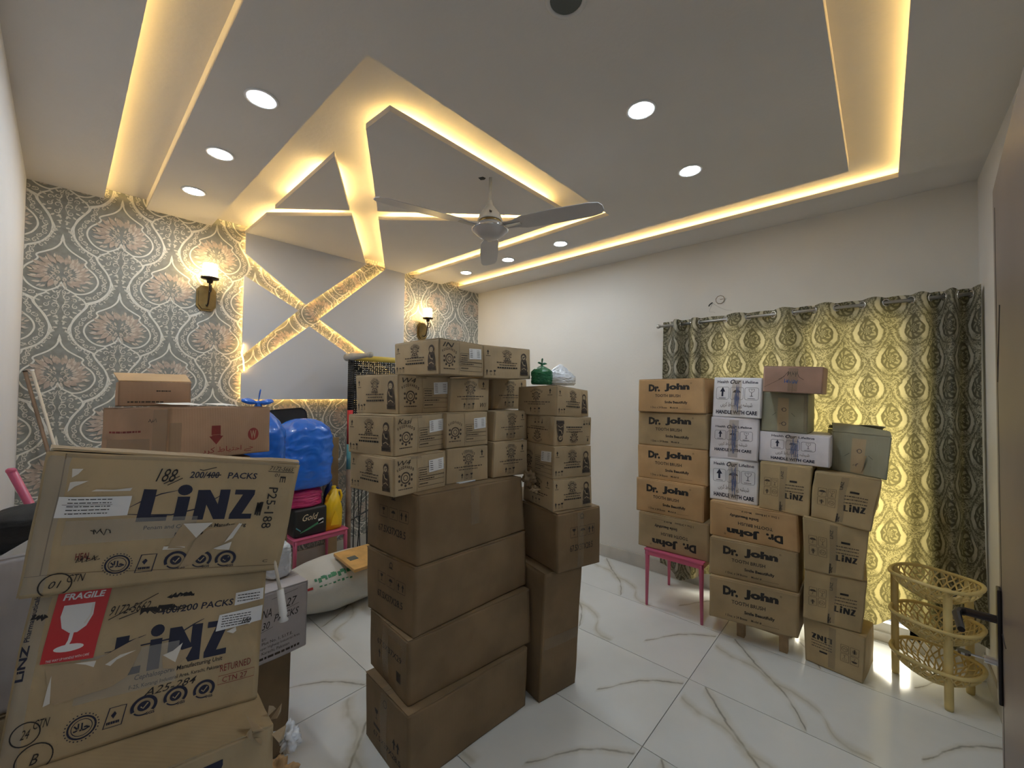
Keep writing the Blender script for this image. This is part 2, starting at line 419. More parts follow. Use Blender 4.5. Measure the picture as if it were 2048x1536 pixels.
# island with the cut-out
slab('ceiling_island', [(.368, .132), (2.96, .132), (2.96, YB), (2.583, YB), (2.583, 1.427), (.744, 1.427), (.744, YB), (.368, YB)])
bm = bmesh.new()
prism(bm, [(.368, .132), (2.96, .132), (2.96, YB), (2.70, YB), (2.70, 1.427), (.744, 1.427), (.744, YB), (.368, YB)], ZL+TH, ZU)
ob('ceiling_upstand', bm, 'ceil', ceil)
ob('led_tape', led([(2.66, 1.46), (2.66, YB-.01)]), 'led2', ceil)
PANELS = [[(.958, 2.18), (1.325, 2.757), (.968, 3.125)],
          [(.968, 3.30), (1.377, 2.833), (2.02, YB), (.968, YB)],
          [(.966, 1.64), (2.43, 1.64), (1.463, 2.623), (.958, 1.84)],
          [(1.541, 2.747), (2.445, 1.75), (2.445, YB), (2.232, YB)]]
for k, P in enumerate(PANELS):
    slab('ceiling_panel', P)
    q = inset(P, .07 if k == 0 else .095)
    if k in (1, 3): q = [(x, YB-.02) if abs(y-YB) < .08 else (x, y) for x, y in q]
    ob('led_tape', led(q, True), 'led', ceil)
    ob('panel_core', prism(bmesh.new(), inset(P, .095 if k == 0 else .13), ZL+TH, ZU), 'ceil', ceil)

# ---------------------------------------------------------------- damask paper print (flat print on the back wall)
def damask():
    V = []; F = []; MI = []; EL = []; cnt = [0]
    def quadstrip(pts, wd, mi, taper=True):
        n = len(pts); base = len(V)
        for i, p in enumerate(pts):
            a = pts[max(i-1, 0)]; b = pts[min(i+1, n-1)]; dx, dy = b[0]-a[0], b[1]-a[1]; L = hypot(dx, dy) or 1
            t = i/(n-1); ww = wd*(.35+.65*sin(pi*min(1, t*1.15+.12))) if taper else wd
            V.append((p[0]-dy/L*ww/2, p[1]+dx/L*ww/2)); V.append((p[0]+dy/L*ww/2, p[1]-dx/L*ww/2))
        cnt[0] += 1
        for i in range(n-1): F.append((base+2*i, base+2*i+1, base+2*i+3, base+2*i+2)); MI.append(mi); EL.append(cnt[0] % 90)
    def smoothc(P, k=4):
        out = []
        for i in range(len(P)-1):
            p0, p1, p2, p3 = P[max(i-1, 0)], P[i], P[i+1], P[min(i+2, len(P)-1)]
            for j in range(k):
                t = j/k
                out.append(tuple(.5*((2*p1[c])+(-p0[c]+p2[c])*t+(2*p0[c]-5*p1[c]+4*p2[c]-p3[c])*t*t+(-p0[c]+3*p1[c]-3*p2[c]+p3[c])*t**3) for c in (0, 1)))
        out.append(P[-1]); return out
    def both(fn):
        for s in (-1, 1): fn(s)
    inner = [(0, .004), (-.009, -.046), (-.034, -.083), (-.066, -.108), (-.098, -.129), (-.107, -.142), (-.1, -.157), (-.112, -.179), (-.141, -.208), (-.158, -.239), (-.161, -.274), (-.145, -.312), (-.123, -.336), (-.098, -.350), (-.072, -.355), (-.052, -.352)]
    small = [(0, -.297), (-.015, -.324), (-.040, -.343), (-.060, -.356), (-.066, -.368), (-.093, -.387), (-.109, -.41), (-.109, -.432), (-.093, -.462), (-.063, -.508), (-.050, -.545), (-.036, -.585), (-.042, -.612), (-.060, -.654), (-.084, -.685), (-.115, -.708), (-.146, -.727), (-.155, -.750), (-.192, -.808), (-.217, -.862), (-.221, -.905), (-.209, -.957), (-.167, -1.013), (-.112, -1.043)]
    def lines(s):
        quadstrip([(s*x, y) for x, y in smoothc(inner)], .0085, 0, False)
        quadstrip([(s*x, y) for x, y in smoothc(small)], .0085, 0, False)
    both(lines)
    # arrow-like tips
    for y0, h in ((.012, .036), (-.291, .018)):
        b = len(V); V.extend([(0, y0+.006), (-.010, y0-h), (0, y0-h+.008), (.010, y0-h)]); F.append((b, b+1, b+2, b+3)); MI.append(0); EL.append(50)
    def spiral(cx, cy, r, a0, turns, sgn, wd, mi, tail=0, ta=0):
        pts = []
        n = int(9*turns)+3
        for i in range(n+1):
            t = i/n; a = a0+sgn*turns*2*pi*t; rr = r*(1-.78*t); pts.append((cx+rr*cos(a), cy+rr*sin(a)))
        if tail: pts = [(pts[0][0]+tail*cos(ta), pts[0][1]+tail*sin(ta)), (pts[0][0]+tail*.5*cos(ta+.5), pts[0][1]+tail*.5*sin(ta+.5))]+pts
        quadstrip(pts, wd, mi)
    def leaf(cx, cy, L, wd, a, mi, curl=.25):
        n = 5; b = len(V); ca, sa = cos(a), sin(a)
        up_, dn = [], []
        for i in range(n+1):
            t = i/n; w_ = wd*sin(pi*t**.8)*.5; x = L*t; y = curl*L*t*t
            up_.append((x, y+w_)); dn.append((x, y-w_))
        pts = up_+dn[::-1][1:-1]
        for x, y in pts: V.append((cx+x*ca-y*sa, cy+x*sa+y*ca))
        cnt[0] += 1; F.append(tuple(range(b, b+len(pts)))); MI.append(mi); EL.append(cnt[0] % 90)
    # scrolls running in the band between the two ogees
    band = smoothc([(-.030, .045), (-.048, -.005), (-.075, -.055), (-.120, -.095), (-.132, -.130), (-.140, -.165), (-.172, -.205), (-.189, -.250), (-.190, -.290), (-.172, -.335), (-.135, -.370), (-.090, -.382)], 3)
    def bnd(s):
        m = len(band)
        for i in range(1, m-1, 2):
            x, y = band[i]; x2, y2 = band[i+1]; a = atan2(y2-y, x2-x); k = 1 if (i//2) % 2 else -1
            A = a+k*1.3
            spiral(s*(x+.006*cos(A)), y+.006*sin(A), .0105, (A if s > 0 else pi-A)+pi, 1.15, k*s, .0052, 1, .016, (a if s > 0 else pi-a)+pi)
            leaf(s*x2, y2, .017, .0085, (a-k*.9 if s > 0 else pi-(a-k*.9)), 1)
    both(bnd)
    # peach acanthus wreath
    rnd = random.Random(5)
    for k in range(40):
        t = pi/2+2*pi*(k+.5)/40; cs, sn = cos(t), sin(t)
        if sn < -.93: continue
        R_ = 1.0 if k % 2 else .84
        ex, ey = .078*cs*R_, -.232+.066*sn*R_
        lx = (.060 if abs(cs) > .35 else .050)*(1 if sn > -.6 else .8)
        leaf(ex, ey, lx, .018, atan2(.85*sn, cs)+(.35 if cs > 0 else -.35)*(1 if k % 2 else .2), 2, .18)
    for k in range(30):
        t = 2*pi*k/30+.1; cs, sn = cos(t), sin(t)
        if sn > .25 and abs(cs) < .55: continue
        leaf(.058*cs, -.236+.050*sn, .036, .013, atan2(sn, cs)+rnd.uniform(-.5, .5), 3, .3)
    for s_ in (-1, 1):
        for (lx_, ly_, la) in ((.052, -.165, 1.2), (.078, -.178, .9), (.10, -.20, .6), (.118, -.235, .2), (.122, -.268, -.2), (.108, -.300, -.6), (.082, -.318, -.9)):
            leaf(s_*lx_*.82, ly_, .030, .012, la if s_ > 0 else pi-la, 3, .3*s_)
    def inn(s):
        for cx, cy, r, a0 in ((.018, -.232, .013, 0), (.036, -.215, .011, 1.2), (.030, -.258, .013, -1), (.014, -.275, .009, 2), (.052, -.262, .011, .5)):
            spiral(s*cx, cy, r, a0 if s > 0 else pi-a0, 1.0, s, .0052, 3, .012, a0)
        for cx, cy, a in ((.012, -.212, 1.0), (.026, -.244, .3), (.010, -.256, -1.2), (.10, -.30, -.5), (.085, -.318, -.9), (.115, -.275, -.1), (.12, -.235, .2), (.10, -.20, .6), (.06, -.165, 1.0), (.03, -.14, 1.3)):
            leaf(s*cx, cy, .026, .010, a if s > 0 else pi-a, 3, .2*s)
    both(inn)
    # filling of the small ogee
    def sm(s):
        for cx, cy, r, a0, sg in ((.026, -.385, .017, 2.2, 1), (.058, -.400, .014, 3.3, -1), (.026, -.440, .018, 3.9, -1), (.062, -.438, .013, 2.5, 1), (.030, -.482, .015, 2.4, 1), (.014, -.352, .009, 3, 1)):
            spiral(s*cx, cy, r, a0 if s > 0 else pi-a0, 1.2, sg*s, .0056, 1, .014, 1)
        for cx, cy, a in ((.01, -.335, .6), (.022, -.360, .4), (.045, -.375, .3), (.074, -.392, .2), (.084, -.418, .0), (.074, -.455, -.5), (.052, -.470, -.8), (.040, -.498, -1.1), (.012, -.415, .0), (.012, -.50, -.9), (.006, -.535, -.6), (.008, -.52, .7), (.010, -.56, .9), (.010, -.575, -.5), (.02, -.602, .1)):
            leaf(s*cx, cy, .024, .0105, a if s > 0 else pi-a, 1, .35*s)
        quadstrip([(s*x, y) for x, y in smoothc([(.004, -.36), (.020, -.41), (.006, -.45), (.022, -.50), (.004, -.54)], 3)], .0035, 1)
    both(sm)
    lay = [0.0]*len(V)
    for k, f in enumerate(F):
        for q in f: lay[q] = EL[k]*.00003
    return V, F, MI, lay
V, F, MI, LAY = damask()
allv = []; allf = []; allm = []
i = 0
for ci in range(-2, 16):
    cx = .2475+.2665*ci; off = 0 if ci % 2 == 0 else -.3125
    if cx < XL-.3 or cx > XR+.3: continue
    for k in range(-1, 6):
        cz = 2.838+off+.635-.635*k
        if cz < .0: continue
        b = len(allv); allv.extend([(cx+x, YB-.0006-.00001*(ci % 3)-LAY[q], cz+z) for q, (x, z) in enumerate(V)]); allf.extend([tuple(b+j for j in f) for f in F]); allm.extend(MI)
me = bpy.data.meshes.new('wallpaper_print'); me.from_pydata(allv, [], allf); me.polygons.foreach_set('material_index', allm)
bm = bmesh.new(); bm.from_mesh(me)
for pc, pn in (((XL+.001, 0, 0), (-1, 0, 0)), ((XR-.001, 0, 0), (1, 0, 0)), ((0, 0, ZU-.001), (0, 0, 1)), ((0, 0, .155), (0, 0, -1))):
    bmesh.ops.bisect_plane(bm, geom=bm.verts[:]+bm.edges[:]+bm.faces[:], plane_co=pc, plane_no=pn, clear_outer=True)
bm.to_mesh(me); bm.free()
link('wallpaper_print', me, ['pline', 'pscroll', 'ppeach', 'ppeach2'], wall_back)

# grey panels standing off the papered wall, amber LED tape behind their edges
WP = [[(.965, ZL), (.965, 2.665), (1.435, 2.328), (2.005, ZL)],
      [(2.215, ZL), (1.552, 2.218), (2.436, 1.685), (2.436, ZL)],
      [(.958, 2.487), (.958, 1.842), (1.372, 2.268)],
      [(.956, 1.700), (.956, 1.492), (2.436, 1.492), (2.436, 1.545), (1.470, 2.142)]]
for k, P in enumerate(WP):
    attach_ = ob('wall_panel', prism(bmesh.new(), P, PY0, PY0+.018, 'y'), 'panelgrey', wall_back)
    q = inset(P, .022); bm = bmesh.new(); n = len(q)
    for i in range(n):
        a, b = q[i], q[(i+1) % n]
        if a[1] > ZL-.05 and b[1] > ZL-.05: continue
        d = Vector((b[0]-a[0], b[1]-a[1])).normalized()*.006; nn = (-d.y*.5, d.x*.5)
        prism(bm, [(a[0]+nn[0], a[1]+nn[1]), (a[0]-nn[0], a[1]-nn[1]), (b[0]-nn[0], b[1]-nn[1]), (b[0]+nn[0], b[1]+nn[1])], PY0+.019, PY0+.024, 'y')
    ob('led_tape', bm, 'ledwall', wall_back)
    ob('panel_core', prism(bmesh.new(), inset(P, .05), PY0+.018, YB, 'y'), 'panelgrey', wall_back)
# the tape that has come loose at the left edge
ob('loose_led_tape', ntube([(.962, 3.766, 1.93), (.948, 3.757, 1.86), (.962, 3.755, 1.80), (.968, 3.757, 1.72)], .0045, 6), 'ledwall', wall_back)

# ---------------------------------------------------------------- window, door
win = struct(root('window_1', (XR+.07, (WY0+WY1)/2, WZ0), None, None))
def frame_bar(*a): attach(ob('window_frame', nbox(*a, bev=.002), 'white'), win)
frame_bar(XR+.03, XR+.08, WY0, WY0+.05, WZ0, WZ1); frame_bar(XR+.03, XR+.08, WY1-.05, WY1, WZ0, WZ1)
frame_bar(XR+.03, XR+.08, WY0, WY1, WZ1-.05, WZ1); frame_bar(XR+.03, XR+.08, WY0, WY1, WZ0, WZ0+.06)
frame_bar(XR+.03, XR+.08, .41, .46, WZ0, WZ1)
# door leaf, swung wide open beside the camera
DA = Vector((1.623, -.217, 0)); DD = Vector((-.9972, .0741, 0)).normalized(); DN = Vector((DD.y, -DD.x, 0))
if DN.y < 0: DN = -DN
door = struct(root('door_1', (.83, -.16, 0), None, None))
def dpt(a, b, z): return DA+DD*a+DN*b+Vector((0, 0, z))
def dbox(name, a0, a1, b0, b1, z0, z1, m, bev=0):
    bm = nbox(a0, a1, b0, b1, z0, z1, bev=bev)
    for v in bm.verts: v.co = dpt(v.co.x, v.co.y, v.co.z)
    return attach(ob(name, bm, m), door)
dbox('door_leaf', 0, .80, -.038, 0, .008, 2.10, 'doorbrown', .002)
for z in (.36, 1.72): pass
dbox('panel_groove', .05, .054, -.0005, .0006, .06, 2.04, 'groove')
bm = bmesh.new(); tube(bm, [dpt(.06, .0004, 1.60), dpt(.14, .0004, 1.78)], .0012, 4); attach(ob('panel_groove', bm, 'groove'), door)
bm = bmesh.new(); tube(bm, [dpt(.054, .0004, .98), dpt(.14, .0004, .98)], .0012, 4); attach(ob('panel_groove', bm, 'groove'), door)
hp = dbox('handle_plate', .018, .058, 0, .008, .805, 1.085, 'darkmetal', .003)
bm = bmesh.new(); tube(bm, [dpt(.036, .006, 1.005), dpt(.036, .060, 1.005), dpt(.042, .072, 1.004), dpt(.060, .076, 1.002), dpt(.14, .070, .995)], [.010, .010, .010, .009, .007], 10)
attach(ob('lever_handle', bm, 'darkmetal'), door)
bm = bmesh.new(); tube(bm, [dpt(.038, .004, .90), dpt(.038, .030, .90)], .009, 12); attach(ob('lock_cylinder', bm, 'chrome'), door)
bm = bmesh.new(); tube(bm, [dpt(.038, .030, .90), dpt(.038, .055, .90)], .003, 6); lathe(bm, [(0, -.003), (.013, -.003), (.013, .003), (0, .003)], tuple(dpt(.038, .064, .90)), 12)
attach(ob('key', bm, 'chrome'), door)

# ---------------------------------------------------------------- ceiling lights and fan
LAMPS = [((.553, 1.989), 'row of three by the left cove, nearest the camera'), ((.540, 2.621), 'row of three by the left cove, the middle one'), ((.535, 3.241), 'row of three by the left cove, nearest the patterned wall'),
         ((1.707, .787), 'pair in the bare front ceiling, the larger left one'), ((2.36, .797), 'pair in the bare front ceiling, the right one'),
         ((2.803, 2.007), 'row of three above the window wall, the right one'), ((2.817, 2.624), 'row of three above the window wall, the middle one'), ((2.835, 3.245), 'row of three above the window wall, nearest the patterned wall')]
for (x, y), d in LAMPS:
    r = root('ceiling_light', (x, y, ZL), 'round recessed cool white downlight, '+d, 'ceiling light', 'lit downlights')
    attach(ob('light_rim', lathe(bmesh.new(), [(.064, 0), (.066, -.003), (.062, -.006), (.050, -.005), (.050, 0)], (x, y, ZL), 36), 'white', smooth=True), r)
    attach(ob('diffuser', lathe(bmesh.new(), [(.050, -.001), (.050, -.004), (0, -.005)], (x, y, ZL), 32), 'down'), r)
x, y = 1.063, .745
r = root('ceiling_light', (x, y, ZL), 'unlit dark round recessed downlight at the top edge of the view', 'ceiling light')
attach(ob('light_rim', lathe(bmesh.new(), [(.066, 0), (.068, -.003), (.063, -.006), (.052, -.005), (.052, 0)], (x, y, ZL), 36), 'ceil', smooth=True), r)
attach(ob('diffuser', lathe(bmesh.new(), [(.052, -.001), (.050, -.003), (0, -.001)], (x, y, ZL), 32), 'downoff'), r)

fx, fy, fz = 1.672, 1.705, 2.545
fan = root('ceiling_fan', (fx, fy, ZL), 'ivory three-blade ceiling fan on a thin rod under the lit ceiling panels', 'fan')
A = lambda o: attach(o, fan)
A(ob('down_rod', ntube([(fx, fy, ZL+.01), (fx, fy, fz+.12)], .0095, 12), 'fanwhite', smooth=True))
A(ob('motor_cover', lathe(bmesh.new(), [(.012, .15), (.016, .135), (.020, .12), (.040, .098), (.062, .066), (.071, .036), (.074, .028), (0, .028)], (fx, fy, fz), 32), 'fanwhite', smooth=True))
A(ob('motor_band', lathe(bmesh.new(), [(.066, .030), (.070, .022), (.070, .008), (0, .008)], (fx, fy, fz), 32), 'brass', smooth=True))
A(ob('motor_housing', lathe(bmesh.new(), [(.070, .012), (.082, .006), (.100, -.010), (.106, -.022), (.103, -.030), (.094, -.034), (.088, -.044), (.070, -.060), (.040, -.068), (0, -.070)], (fx, fy, fz), 40), 'fangrey', smooth=True))
A(ob('chrome_ring', lathe(bmesh.new(), [(.1065, -.018), (.1085, -.022), (.106, -.027), (.100, -.029)], (fx, fy, fz), 40), 'chrome', smooth=True))
bm = bmesh.new()
for v in ((.070, .052), (.052, .066)): pass
A(ob('rating_label', nbox(fx-.056, fx-.030, fy-.052, fy-.050, fz+.052, fz+.064), 'iron'))
for ang in (46, 166, 286):
    a = rad(ang); bm = bmesh.new()
    outline = [(.09, .030), (.16, .034), (.22, .056), (.40, .062), (.60, .058), (.655, .045), (.67, .018), (.67, -.018), (.655, -.045), (.60, -.058), (.40, -.062), (.22, -.056), (.16, -.034), (.09, -.030)]
    prism(bm, outline, -.0015, .0015)
    for v in bm.verts:
        x_, y_, z_ = v.co; z_ += -y_*.20-.006*(x_/.67)
        v.co = (fx+x_*cos(a)-y_*sin(a), fy+x_*sin(a)+y_*cos(a), fz-.012+z_)
    A(ob('blade', bm, 'fangrey'))
    bm = bmesh.new(); box(bm, .085, .20, -.014, .014, -.004, 0)
    for v in bm.verts:
        x_, y_, z_ = v.co; v.co = (fx+x_*cos(a)-y_*sin(a), fy+x_*sin(a)+y_*cos(a), fz-.016+z_)
    A(ob('blade_bracket', bm, 'fanwhite'))
# the torn hole beside the rod, its dark inside painted as a flat patch
hole = ob('ceiling_hole', prism(bmesh.new(), [(fx-.050, fy+.052), (fx-.040, fy+.024), (fx-.018, fy+.022), (fx-.012, fy+.04), (fx-.024, fy+.060)], ZL-.0015, ZL+.001), 'black', ceil)

# ---------------------------------------------------------------- wall sconces
def sconce(x, z, label):
    r = root('wall_sconce', (x, YB, z), label, 'wall lamp', 'brass wall sconces')
    A = lambda o: attach(o, r)
    oct_ = [(-.034, -.096), (.034, -.096), (.062, -.060), (.062, .060), (.034, .096), (-.034, .096), (-.062, .060), (-.062, -.060)]
    bm = prism(bmesh.new(), [(x+a, z+b) for a, b in oct_], YB-.014, YB-.001, 'y')
    prism(bm, [(x+a*.8, z+b*.85) for a, b in oct_], YB-.026, YB-.014, 'y'); A(ob('back_plate', bm, 'brass'))
    Y = YB-.115
    arm = [(x, YB-.026, z-.05), (x, YB-.05, z-.062), (x, YB-.085, z-.045), (x, YB-.10, z), (x, Y, z+.06), (x, Y, z+.10)]
    A(ob('arm', ntube(arm, .006, 8), 'iron', smooth=True))
    pts = [(x+.0, Y-.0+.0, z+.085)]
    pts = [(x, Y+.02*0-.026+.026*cos(t), z+.055+.026*sin(t)) for t in [k*.45 for k in range(0, 13)]]
    A(ob('scroll', ntube(pts, .0045, 7), 'iron', smooth=True))
    A(ob('cup', lathe(bmesh.new(), [(0, .098), (.016, .10), (.020, .112), (.022, .124), (.046, .128), (.056, .130), (.057, .142), (.050, .143), (0, .143)], (x, Y, z), 28), 'iron', smooth=True))
    A(ob('glass_shade', lathe(bmesh.new(), [(.040, .143), (.045, .150), (.046, .20), (.044, .238), (.042, .242), (.040, .238), (.040, .15)], (x, Y, z), 28), 'glow', smooth=True))
    return r
sconce(.722, 2.262, 'brass wall sconce with a lit amber glass left of the crossed panels')
sconce(2.695, 2.245, 'brass wall sconce with a lit amber glass right of the crossed panels')

# ---------------------------------------------------------------- junction box cover above the curtain
bm = bmesh.new()
pol = [(.965+.033*cos(2*pi*k/9+.3), 2.333+.033*sin(2*pi*k/9+.3)) for k in range(9)]
r = root('junction_cover', (XR, .965, 2.333), 'small loose round junction cover on the bare wall above the curtain', 'cover plate')
attach(ob('cover_plate', prism(bmesh.new(), pol, XR-.006, XR-.001, 'x'), 'wall'), r)
attach(ob('rim', ntube([(XR-.006, p[0], p[1]) for p in pol+[pol[0]]], .0022, 6), 'k_dark'), r)
attach(ob('slot', nbox(XR-.0075, XR-.004, .94, .965, 2.333, 2.337), 'k_dark'), r)
o = ob('cable_stub', ntube([(XR-.001, 1.052, 2.292), (XR-.008, 1.046, 2.300), (XR-.010, 1.030, 2.312), (XR-.006, 1.022, 2.316)], .004, 6), 'black')
tag(o, 'short black cable end poking from the wall beside the junction cover', 'cable')
for P in ([(1.026, 2.310), (1.035, 2.285), (1.046, 2.262), (1.048, 2.245), (1.015, 2.240), (1.005, 2.232)], [(1.018, 2.310), (.99, 2.286), (.95, 2.258), (.92, 2.244), (.88, 2.236)]):
    ob('wall_crack', ntube([(XR-.0003, a, b) for a, b in P], .0013, 4), 'base', wall_right)

# ---------------------------------------------------------------- curtains
rod = root('curtain_rod', (3.45, .5, 2.150), 'grey steel curtain rod with end caps along the window wall', 'curtain rod')
attach(ob('rod', ntube([(3.45, 1.425, 2.150), (3.45, -.405, 2.150)], .011, 12), 'steel', smooth=True), rod)
attach(ob('end_cap', lathe(bmesh.new(), [(0, -.02), (.016, -.012), (.016, .012), (0, .02)], (3.45, 1.43, 2.150), 16), 'steel', smooth=True), rod)
for yb in (1.36, .41, -.38):
    bm = ntube([(3.45, yb, 2.150), (XR-.002, yb, 2.150)], .007, 8); box(bm, XR-.006, XR, yb-.018, yb+.018, 2.11, 2.19)
    attach(ob('rod_bracket', bm, 'steel'), rod)
def curtain(y0, y1, knots, zb, label, seed):
    # knots: list of (fraction of the drop along y, fold phase in half waves); the cloth weaves over the rod
    NU, NV = 260, 46
    ys = np.linspace(0, 1, NU+1)
    kf = [k[0] for k in knots]; kp = [k[1] for k in knots]
    ph = np.interp(ys, kf, kp); amp = np.interp(ys, kf, [k[2] for k in knots])
    V = []; UV = []; s = 0; prev = None; us = []
    rnd = random.Random(seed); w1 = [rnd.uniform(0, 6) for _ in range(6)]
    for i, f in enumerate(ys):
        y = y0+(y1-y0)*f; x = 3.45+amp[i]*sin(pi*ph[i])
        if prev: s += hypot(x-prev[0], y-prev[1])
        prev = (x, y); us.append(s)
    for i, f in enumerate(ys):
        for j in range(NV+1):
            g_ = j/NV; ztop = 2.180+.012*cos(2*pi*ph[i])*0+.010*abs(sin(pi*ph[i]))
            zbot = zb+.035*sin(3.1*f*6+w1[0])+.02*sin(11*f+w1[1])
            z = ztop+(zbot-ztop)*g_
            aa = amp[i]*(1-.35*g_)*(1+.25*sin(2.2*g_+w1[2]+ph[i]*.7))
            x = 3.45+aa*sin(pi*ph[i]+.5*g_*sin(w1[3]+ph[i]))+.006*g_*sin(13*f*3+w1[4])
            x = min(x, XR-.012)
            y = y0+(y1-y0)*f+.022*g_*sin(w1[5]+5*f+2*g_)
            V.append((x, y, z)); UV.append((us[i], z))
    Fc = []
    for i in range(NU):
        for j in range(NV):
            a = i*(NV+1)+j; Fc.append((a, a+1, a+NV+2, a+NV+1))
    me = bpy.data.meshes.new('curtain'); me.from_pydata(V, [], Fc); uv = me.uv_layers.new(name='UVMap')
    li = np.empty(len(me.loops), dtype=np.int32); me.loops.foreach_get('vertex_index', li)
    uv.data.foreach_set('uv', np.array(UV, dtype=np.float32)[li].ravel())
    r = root('curtain', (3.45, (y0+y1)/2, zb), label, 'curtain', 'damask eyelet curtains')
    o = link('curtain_cloth', me, 'curtain', None, True); attach(o, r)
    # eyelets where the cloth crosses the rod
    pint = [p for p in range(int(math.floor(min(kp))), int(math.ceil(max(kp)))+1) if min(kp) < p < max(kp)]
    for p in pint:
        f = float(np.interp(p, kp, kf)); yy = y0+(y1-y0)*f
        d = 1e-3; dph = (np.interp(f+d, kf, kp)-np.interp(f-d, kf, kp))/(2*d); am = float(np.interp(f, kf, [k[2] for k in knots]))
        tx = am*pi*dph*cos(pi*p); ty = (y1-y0); L = hypot(tx, ty); t = Vector((tx/L, ty/L, 0)); n = Vector((-t.y, t.x, 0))
        bm = bmesh.new(); N, m_ = 16, 5; rings = []
        for k in range(N):
            a = 2*pi*k/N; c = Vector((3.45, yy, 2.150))+t*(.021*cos(a))+Vector((0, 0, .021*sin(a))); rad_ = (c-Vector((3.45, yy, 2.150))).normalized()
            rings.append([bm.verts.new(c+rad_*(.0045*cos(2*pi*q/m_))+n*(.0045*sin(2*pi*q/m_))) for q in range(m_)])
        for k in range(N):
            for q in range(m_): bm.faces.new((rings[k][q], rings[(k+1) % N][q], rings[(k+1) % N][(q+1) % m_], rings[k][(q+1) % m_]))
        attach(ob('eyelet', bm, 'chrome', smooth=True), r)
curtain(1.402, .402, [(0, .25, .045), (.10, 1.0, .05), (.17, 2, .05), (.24, 3, .05), (.32, 4, .03), (.50, 5, .028), (.66, 6, .028), (.82, 7, .028), (.95, 8, .03), (1, 8.5, .03)], .10,
        'left patterned eyelet curtain, mostly grey-green, behind the stool stack', 3)
curtain(.400, -.408, [(0, 8.3, .03), (.07, 9, .03), (.22, 10, .028), (.38, 11, .028), (.52, 12, .028), (.66, 13, .03), (.76, 14, .045), (.83, 15, .05), (.90, 16, .05), (.96, 17, .045), (1, 17.5, .045)], .16,
        'right patterned eyelet curtain glowing yellow over the bright window', 9)
